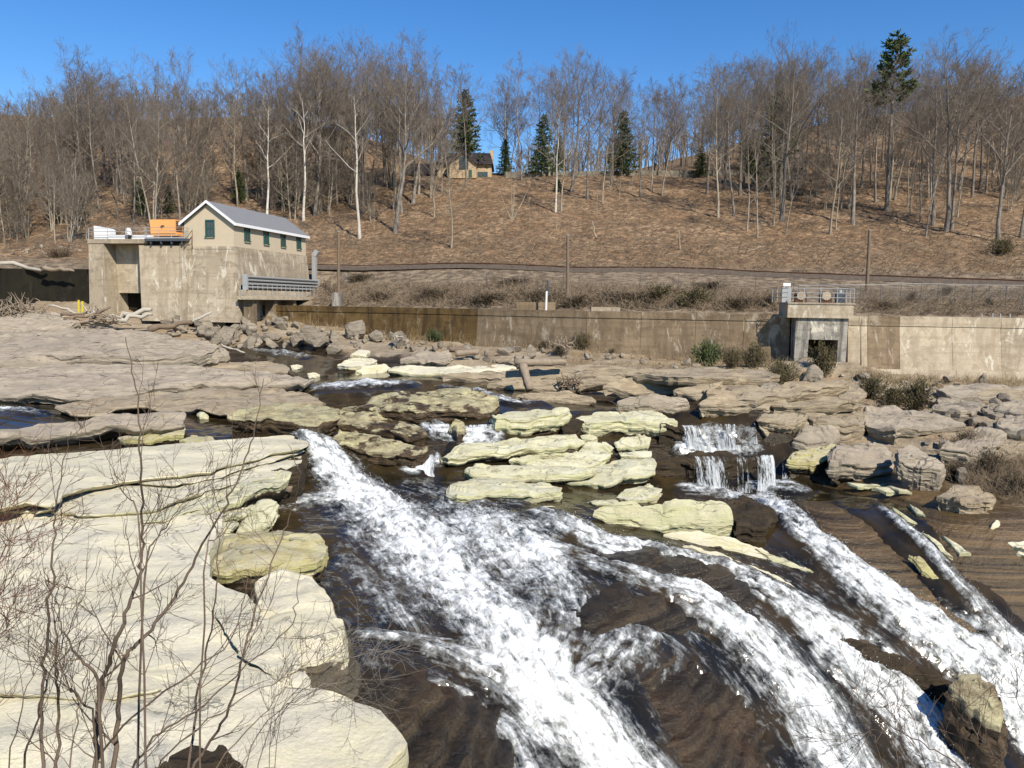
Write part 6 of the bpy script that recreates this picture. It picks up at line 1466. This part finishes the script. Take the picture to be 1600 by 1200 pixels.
p = hill_pts(2600, [(500,412),(520,375),(900,370),(1600,385),(1600,436),(1200,428),(900,420)], 6); sticks('slash_sticks', 'tangle of cut branches and brush along the foot of the hill', p, r.uniform(.5, 2.2, len(p)), .028, 'brush', .28, 7)
p = hill_pts(1800, [(560,400),(560,300),(1600,300),(1600,400)], 8); sticks('slash_sticks', 'fallen twigs lying on the leaf covered slope', p, r.uniform(.6, 2.4, len(p)), .03, 'brush', .2, 9)
p = hill_pts(7000, [(520,412),(540,300),(700,285),(1100,280),(1250,275),(1600,290),(1600,436),(1200,428),(900,420)], 20); sticks('dead_weeds', 'short dead weeds and leaf litter on the open slope', p, r.uniform(.25, .9, len(p)), .028, 'litter', .7, 21)
p = hill_pts(1300, [(0,398),(0,340),(290,330),(560,340),(560,400),(300,360),(150,398)], 10); sticks('undergrowth', 'thin brown undergrowth at the foot of the left wood', p, r.uniform(.8, 2.8, len(p)), .022, 'twig', .8, 11)
def bed_pts(n, poly, seed):
    r = np.random.RandomState(seed); xs_ = [p[0] for p in poly]; ys_ = [p[1] for p in poly]
    A = r.uniform(min(xs_), max(xs_), n * 3); B = r.uniform(min(ys_), max(ys_), n * 3); ok = in_poly(A, B, poly); A, B = A[ok][:n], B[ok][:n]
    Yg = np.linspace(30, 82, 200); D = np.stack([ray(a, b) for a, b in zip(A, B)]); Xg = D[:, 0:1] / D[:, 1:2] * Yg; Zg = D[:, 2:3] / D[:, 1:2] * Yg
    G = Zg - bed_tps(Xg, Yg[None] + 0 * Xg); k = np.argmax(G < 0, 1); X_ = Xg[np.arange(len(k)), k] + r.normal(size=len(k)) * .2; Y_ = Yg[k] + r.uniform(-.3, .3, len(k))
    return np.stack([X_, Y_, bed(X_, Y_)], 1)
p = bed_pts(1500, [(400,500),(520,498),(640,520),(900,538),(1225,566),(1225,584),(900,556),(640,540),(470,515)], 12); sticks('dry_grass', 'tan dry grass along the foot of the dam', p, r.uniform(.3, .95, len(p)), .014, 'straw', 1.2, 13, 3)
p = bed_pts(700, [(1340,585),(1600,596),(1600,612),(1340,600)], 14); sticks('dry_grass', 'dry grass along the foot of the right dam wall', p, r.uniform(.25, .8, len(p)), .012, 'straw', 1.0, 15, 3)
p = bed_pts(900, [(1470,700),(1600,690),(1640,800),(1560,800),(1480,760)], 16); sticks('dry_brush', 'reddish bare brush on the bank at the right edge', p, r.uniform(.4, 1.3, len(p)), .009, 'brush', .9, 17, 3)
p = bed_pts(700, [(860,560),(1100,575),(1230,592),(1100,596),(900,575)], 18); sticks('dry_grass', 'straw coloured grass in the cracks of the middle shelf', p, r.uniform(.2, .6, len(p)), .010, 'straw', 1.0, 19, 2)

# ------------------------------------------------------------------ driftwood
def log(label, a, b, r0, r1, mat='drift', name='driftwood_log', bend=.05, n=9):
    a = np.array(a); b = np.array(b); rr_ = np.random.RandomState(int(abs(a[0] * 37 + b[2] * 91)) % 9999)
    P = np.array([a + (b - a) * s for s in np.linspace(0, 1, 8)]); P[1:-1] += rr_.normal(size=(6, 3)) * np.linalg.norm(b - a) * bend * .4
    ra = np.linspace(r0, r1, 8) * rr_.uniform(.88, 1.12, 8)
    V, F = tube_vf(P, ra, n); V = V + (fbm(V[:, 0] * 3, V[:, 1] * 3, V[:, 2] * 3, 3) * r0 * .5)[:, None] * (bend > 0)
    F = [tuple(f) for f in F] + [tuple(range(n))[::-1], tuple(range(7 * n, 8 * n))]
    return tag(mk(name, V, F, M[mat], loc=tuple(a), smooth=True), label, 'driftwood', 'driftwood along the river')
hb = lambda px, py, up=0.0: hit(px, py) + np.array([0, 0, up])
a = at(816, 570, 49.5); b = at(828, 609, 48.6); log('squared timber beam leaning upright against the ledge', a, b, .30, .30, 'drift', 'timber_beam', .0, 4)
log('flat weathered log lying above the leaning beam', at(804, 566, 53), at(884, 566, 53.4), .30, .22, 'drift', 'driftwood_log', .015)
log('second thinner log behind the flat weathered log', at(712, 552, 60), at(748, 550, 60), .25, .2, 'drift')
log('brown log lying among rubble behind the undercut boulder', at(700, 546, 63), at(744, 548, 63), .25, .2, 'wood')
log('thick bleached log under the recessed bay of the gate block', at(160, 500, 72.5), at(236, 484, 73.5), .34, .20, 'drift_pale', 'driftwood_log', .10)
log('second bleached log lying along the thick one', at(178, 502, 72), at(238, 491, 73), .26, .14, 'drift_pale', 'driftwood_log', .10)
log('long thin pale pole rising to the left from the driftwood pile', at(125, 492, 72.5), at(76, 477, 72.5), .15, .08, 'drift_pale')
log('long bleached log on top of the dark canal wall', at(-20, 413, 83), at(72, 417, 81), .22, .14, 'drift_pale', 'driftwood_log', .08)
log('shorter branch continuing along the top of the canal wall', at(66, 418, 80.5), at(116, 423, 80), .22, .12, 'drift')
log('pale branch leaning over the stone heap', at(300, 503, 74), at(330, 487, 74.5), .16, .10, 'drift_pale')
log('thin white branch lying at the waterline of the stone heap', at(345, 538, 66), at(383, 551, 65), .10, .06, 'drift_pale')
log('dark fallen trunk lying across the stone heap', at(232, 516, 71.5), at(300, 503, 72.5), .30, .18, 'wood')
log('dead branch lying on the brown dome at the right edge', at(1515, 892, 32.4), at(1600, 915, 32), .06, .04, 'wood', 'dead_branch')
for i, (x0, y0, x1, y1) in enumerate([(100,498,170,492),(110,504,180,500),(95,492,150,488),(120,508,200,505),(140,496,205,508),(90,502,140,506),(150,490,172,480),(165,494,150,478)]):
    log('brown stick %s' % ['at the back of the driftwood pile', 'low in the driftwood pile', 'at the left top of the driftwood pile', 'along the front of the driftwood pile', 'slanting through the driftwood pile', 'at the lower left of the driftwood pile', 'standing up from the driftwood pile', 'crossing the upright stick of the driftwood pile'][i], at(x0, y0, 71.5 + i * .15), at(x1, y1, 71.8 + i * .15), .16, .09, 'drift' if i % 2 else 'wood')
def root_mass(label, px, py, Yd, w, h, n, mat, seed):
    r = np.random.RandomState(seed); c = at(px, py, Yd); T = Tubes()
    for k in range(n):
        p = c + r.normal(size=3) * [w * .32, .5, h * .12] + [0, 0, h * .15]; d = unit(r.normal(size=3) * [1, .8, .9] + [0, 0, .5]); L = r.uniform(.4, 1.0) * h
        P = [p]
        for i in range(4): d = unit(d + r.normal(size=3) * .4); P.append(P[-1] + d * L / 4)
        T.add(np.array(P), np.linspace(.075, .02, 5) * r.uniform(.5, 1.3), 4)
    V, F = T.arrays(); tag(mk('uprooted_stump', V, F, M[mat], loc=tuple(c), smooth=True), label, 'stump', 'uprooted stumps')
root_mass('big bleached tangle of roots at the left edge below the canal wall', 14, 492, 72.5, 4.2, 2.2, 120, 'drift', 1)
root_mass('bleached stump with knotted roots at the foot of the dam', 876, 542, 63.5, 1.2, 1.1, 40, 'drift', 2)
root_mass('dark tangled root lying on the ledge right of the leaning beam', 890, 604, 51, 1.6, 1.0, 46, 'wood', 3)
root_mass('pale broken stump on the ledge left of the tower foot', 1150, 604, 52, 1.2, .9, 30, 'drift', 4)
root_mass('knot of pale driftwood in the middle of the driftwood pile', 160, 500, 71, 3.0, .9, 40, 'drift', 5)
root_mass('small bleached root left of the recessed bay', 146, 490, 72, 1.0, .9, 14, 'drift_pale', 6)
root_mass('small pale stump in the grass by the rusty dam', 622, 528, 68, .5, .6, 10, 'drift_pale', 7)
yp = thing('yellow_post', 'pair of short yellow posts by the canal wall', 'post', at(126, 490, 74))
for dx in (-.12, .22): MB(at(126 , 490, 74)).box(dx - .08, dx + .08, -.06, .06, -.2, 1.25 if dx < 0 else 1.15).build('post', M['yellow_paint'], yp)
# fallen pole on the slope and dead white trees
for (lab, q) in [('pale fallen log beside a dark hole above the railway', [(1285,404,93),(1312,420,90)]), ('long fallen branch on the slope above the railway', [(1130,405,93),(1195,385,98)]), ('pale crooked dead branch standing on the open slope', [(1062,392,97),(1060,360,97)]), ('pale leaning dead branch on the slope', [(932,372,102),(925,345,103)])]:
    log(lab, at(*q[0]), at(*q[1]), .14, .07, 'drift', 'dead_branch')
vt = hit_hill(800, 343)
vs = thing('bare_sapling', 'v shaped pale bare sapling alone on the open slope', 'tree', vt)
for ang in (-.55, -.05, .1, .62): 
    MB().tube([vt - [0, 0, .2], vt + np.array([math.sin(ang) * 2.2, .1, math.cos(ang) * 2.6]), vt + np.array([math.sin(ang) * 4.2, .2, math.cos(ang) * 6.0])], [.07, .045, .015], 5).build('stem', M['bark_pale'], vs)

# ------------------------------------------------------------------ bare shrubs on the near bank, in front of the ledge
def stems(name, label, paths, Y0, mat, r0, seed, sub=(9, 5, 3), dY=.5, cat='shrub', px_r=None, upb=.35):
    """stems follow drawn courses in the air above the bank; side twigs branch off them"""
    r = np.random.RandomState(seed); t = None
    for pi, path in enumerate(paths):
        Yp = Y0 + r.uniform(-dY, dY); rr0 = path[0] * r0 * .85; pts = path[1]
        P = []
        n_ = len(pts)
        for i, (a, b) in enumerate(pts): P.append(at(a, b, Yp + .25 * math.sin(i * 1.3 + pi) + .10 * i))
        P = np.array(P)
        base = P[0].copy(); zb_ = float(bank(np.array([base[0]]), np.array([base[1] - .2]))[0]) - .1
        if zb_ < base[2]:
            P = np.vstack([[base[0] + (P[0] - P[1])[0] * .3, base[1] - .25, max(zb_, base[2] - 2.5)], P])
        if t is None: t = thing(name, label, cat, P[0])
        tt = np.linspace(0, len(P) - 1, (len(P) - 1) * 5 + 1); Q = np.stack([np.interp(tt, np.arange(len(P)), P[:, c]) for c in range(3)], 1)
        for c in range(3): e = np.pad(Q[:, c], 2, mode='edge'); Q[:, c] = np.convolve(e, [.1, .2, .4, .2, .1], 'valid')
        Q[1:-1] += r.normal(size=(len(Q) - 2, 3)) * .008
        rad = rr0 * (1 - .85 * np.linspace(0, 1, len(Q)) ** .9)
        T = Tubes(); T.add(Q, rad, 8); V, F = T.arrays(); mk('stem', V, F, M[mat], t, smooth=True)
        W_ = Tubes()
        def tw(p, d, L, rd, lev):
            n = 5 if lev == 0 else 4; S = [p]
            for i in range(n): d = unit(d + r.normal(size=3) * .13 + [0, 0, upb * .22]); S.append(S[-1] + d * L / n)
            S = np.array(S); W_.add(S, np.linspace(rd, max(rd * .3, .0011), n + 1), 5 if lev == 0 else 3)
            if lev < 2:
                for k in range(max(1, int(r.poisson(sub[lev + 1])))):
                    f = r.uniform(.15, .95); i = min(int(f * n), n - 1); q = S[i] + (S[i + 1] - S[i]) * (f * n - i)
                    a_ = r.normal(size=3); a_ -= d * (a_ @ d); a_ = unit(a_) * [1, .5, 1]; ang = r.uniform(.45, .95)
                    tw(q, d * math.cos(ang) + a_ * math.sin(ang), L * r.uniform(.3, .55), max(rd * .5, .0016), lev + 1)
        for k in range(sub[0]):
            f = r.uniform(.12, .97); i = int(f * (len(Q) - 1)); d = unit(Q[min(i + 1, len(Q) - 1)] - Q[i]); a_ = r.normal(size=3) * [1, .5, .7]; a_ -= d * (a_ @ d); a_ = unit(a_); ang = r.uniform(.4, .85)
            tw(Q[i], d * math.cos(ang) + a_ * math.sin(ang), r.uniform(.25, .8) * (1.1 - .4 * f), max(rad[i] * .5, .0025), 0)
        V, F = W_.arrays(); mk('twigs', V, F, M[mat], t, smooth=True)['kind'] = 'stuff'
    return t
stems('bare_shrub', 'tall bare grey brown shrub whose thickest stems cross the pale ledge', [
 (1.0, [(145,1210),(155,1124),(159,1063),(174,1019),(196,962),(216,901),(223,864),(221,800),(219,715),(216,647),(207,580),(195,522)]),
 (1.0, [(175,1210),(186,1104),(191,1030),(206,1016),(243,975),(287,908),(317,851),(351,789),(381,728),(398,671),(413,585)]),
 (.5, [(155,1124),(120,1085),(101,1070),(84,1010),(72,960)]), (.6, [(159,1063),(130,1035),(115,1016),(95,975),(84,930),(70,884)]),
 (.45, [(223,864),(250,840),(275,800),(300,760)]), (.4, [(221,800),(195,770),(170,745)]), (.4, [(317,851),(345,838),(372,815)])], 5.2, 'shrub_bark', .024, 1, sub=(10, 4, 2))
stems('bare_shrub', 'bare shrub with upright stems at the lower left', [
 (.8, [(66,1210),(67,1104),(71,1016),(81,935),(84,844),(86,790),(105,700),(112,672)]), (.9, [(91,1210),(89,1094),(89,1020),(84,960),(70,900)]),
 (.6, [(30,1210),(54,1130),(70,1080),(100,1000),(130,930),(160,850)]), (.4, [(10,1210),(35,1100),(60,1030),(75,980)]), (.4, [(110,1210),(120,1110),(140,1040),(180,960),(200,900)])], 4.7, 'shrub_bark', .019, 2, sub=(8, 4, 2))
stems('bare_shrub', 'bare shrub with arching stems reaching towards the chute', [
 (.7, [(294,1210),(304,1114),(324,1019),(337,935),(341,840),(335,800)]), (.75, [(290,1210),(331,1158),(368,1087),(381,1009),(405,935),(435,851),(456,799),(472,739),(449,691)]),
 (.6, [(135,1210),(189,1137),(280,1063),(364,1002),(381,935),(390,890)]), (.55, [(200,1210),(236,1154),(304,1114),(368,1056),(456,982),(466,930),(469,884)]),
 (.45, [(230,1210),(290,1150),(380,1090),(440,1060),(490,1030)]), (.4, [(320,1210),(400,1130),(440,1080),(470,1050)])], 5.4, 'shrub_bark', .022, 3, sub=(8, 4, 2))
stems('bare_shrub', 'fine grey twig spray hanging over the dark pool', [
 (.6, [(380,1170),(440,1105),(491,1080),(542,1050),(602,1019),(636,999)]), (.5, [(400,1160),(460,1090),(520,1040),(560,1020),(620,1022)]), (.4, [(420,1130),(470,1070),(500,1030),(520,1010)]), (.4, [(430,1120),(480,1078),(540,1062),(580,1060)])], 5.8, 'grey_twig', .012, 4, sub=(11, 5, 2))
stems('bare_shrub', 'reddish fine twigged brush at the left edge', [(.7, [(-60,1010),(-20,960),(20,900),(60,840)]), (.7, [(-70,980),(-30,920),(10,860),(40,780)]), (.6, [(-60,1040),(0,990),(40,940),(80,900)]), (.5, [(-50,900),(-10,840),(20,790),(30,745)]), (.5, [(-70,1080),(-10,1010),(30,960),(60,930)]), (.5, [(-60,940),(0,880),(30,840),(75,815)])], 5.0, 'red_twig', .012, 5, sub=(11, 5, 2))
stems('bare_shrub', 'dark bare twigs reaching in at the lower right corner', [
 (.8, [(1560,1250),(1500,1197),(1453,1167),(1407,1143),(1367,1120),(1313,1100),(1257,1087)]), (.5, [(1407,1143),(1350,1142),(1300,1158)]), (.6, [(1620,1160),(1598,1110),(1573,1063)]), (.5, [(1380,1230),(1372,1160),(1340,1120),(1318,1080)]), (.5, [(1460,1240),(1440,1180),(1405,1130),(1400,1085)]), (.5, [(1600,1230),(1550,1180),(1520,1140),(1490,1110)])], 5.6, 'shrub_bark', .012, 6, sub=(8, 4, 2))
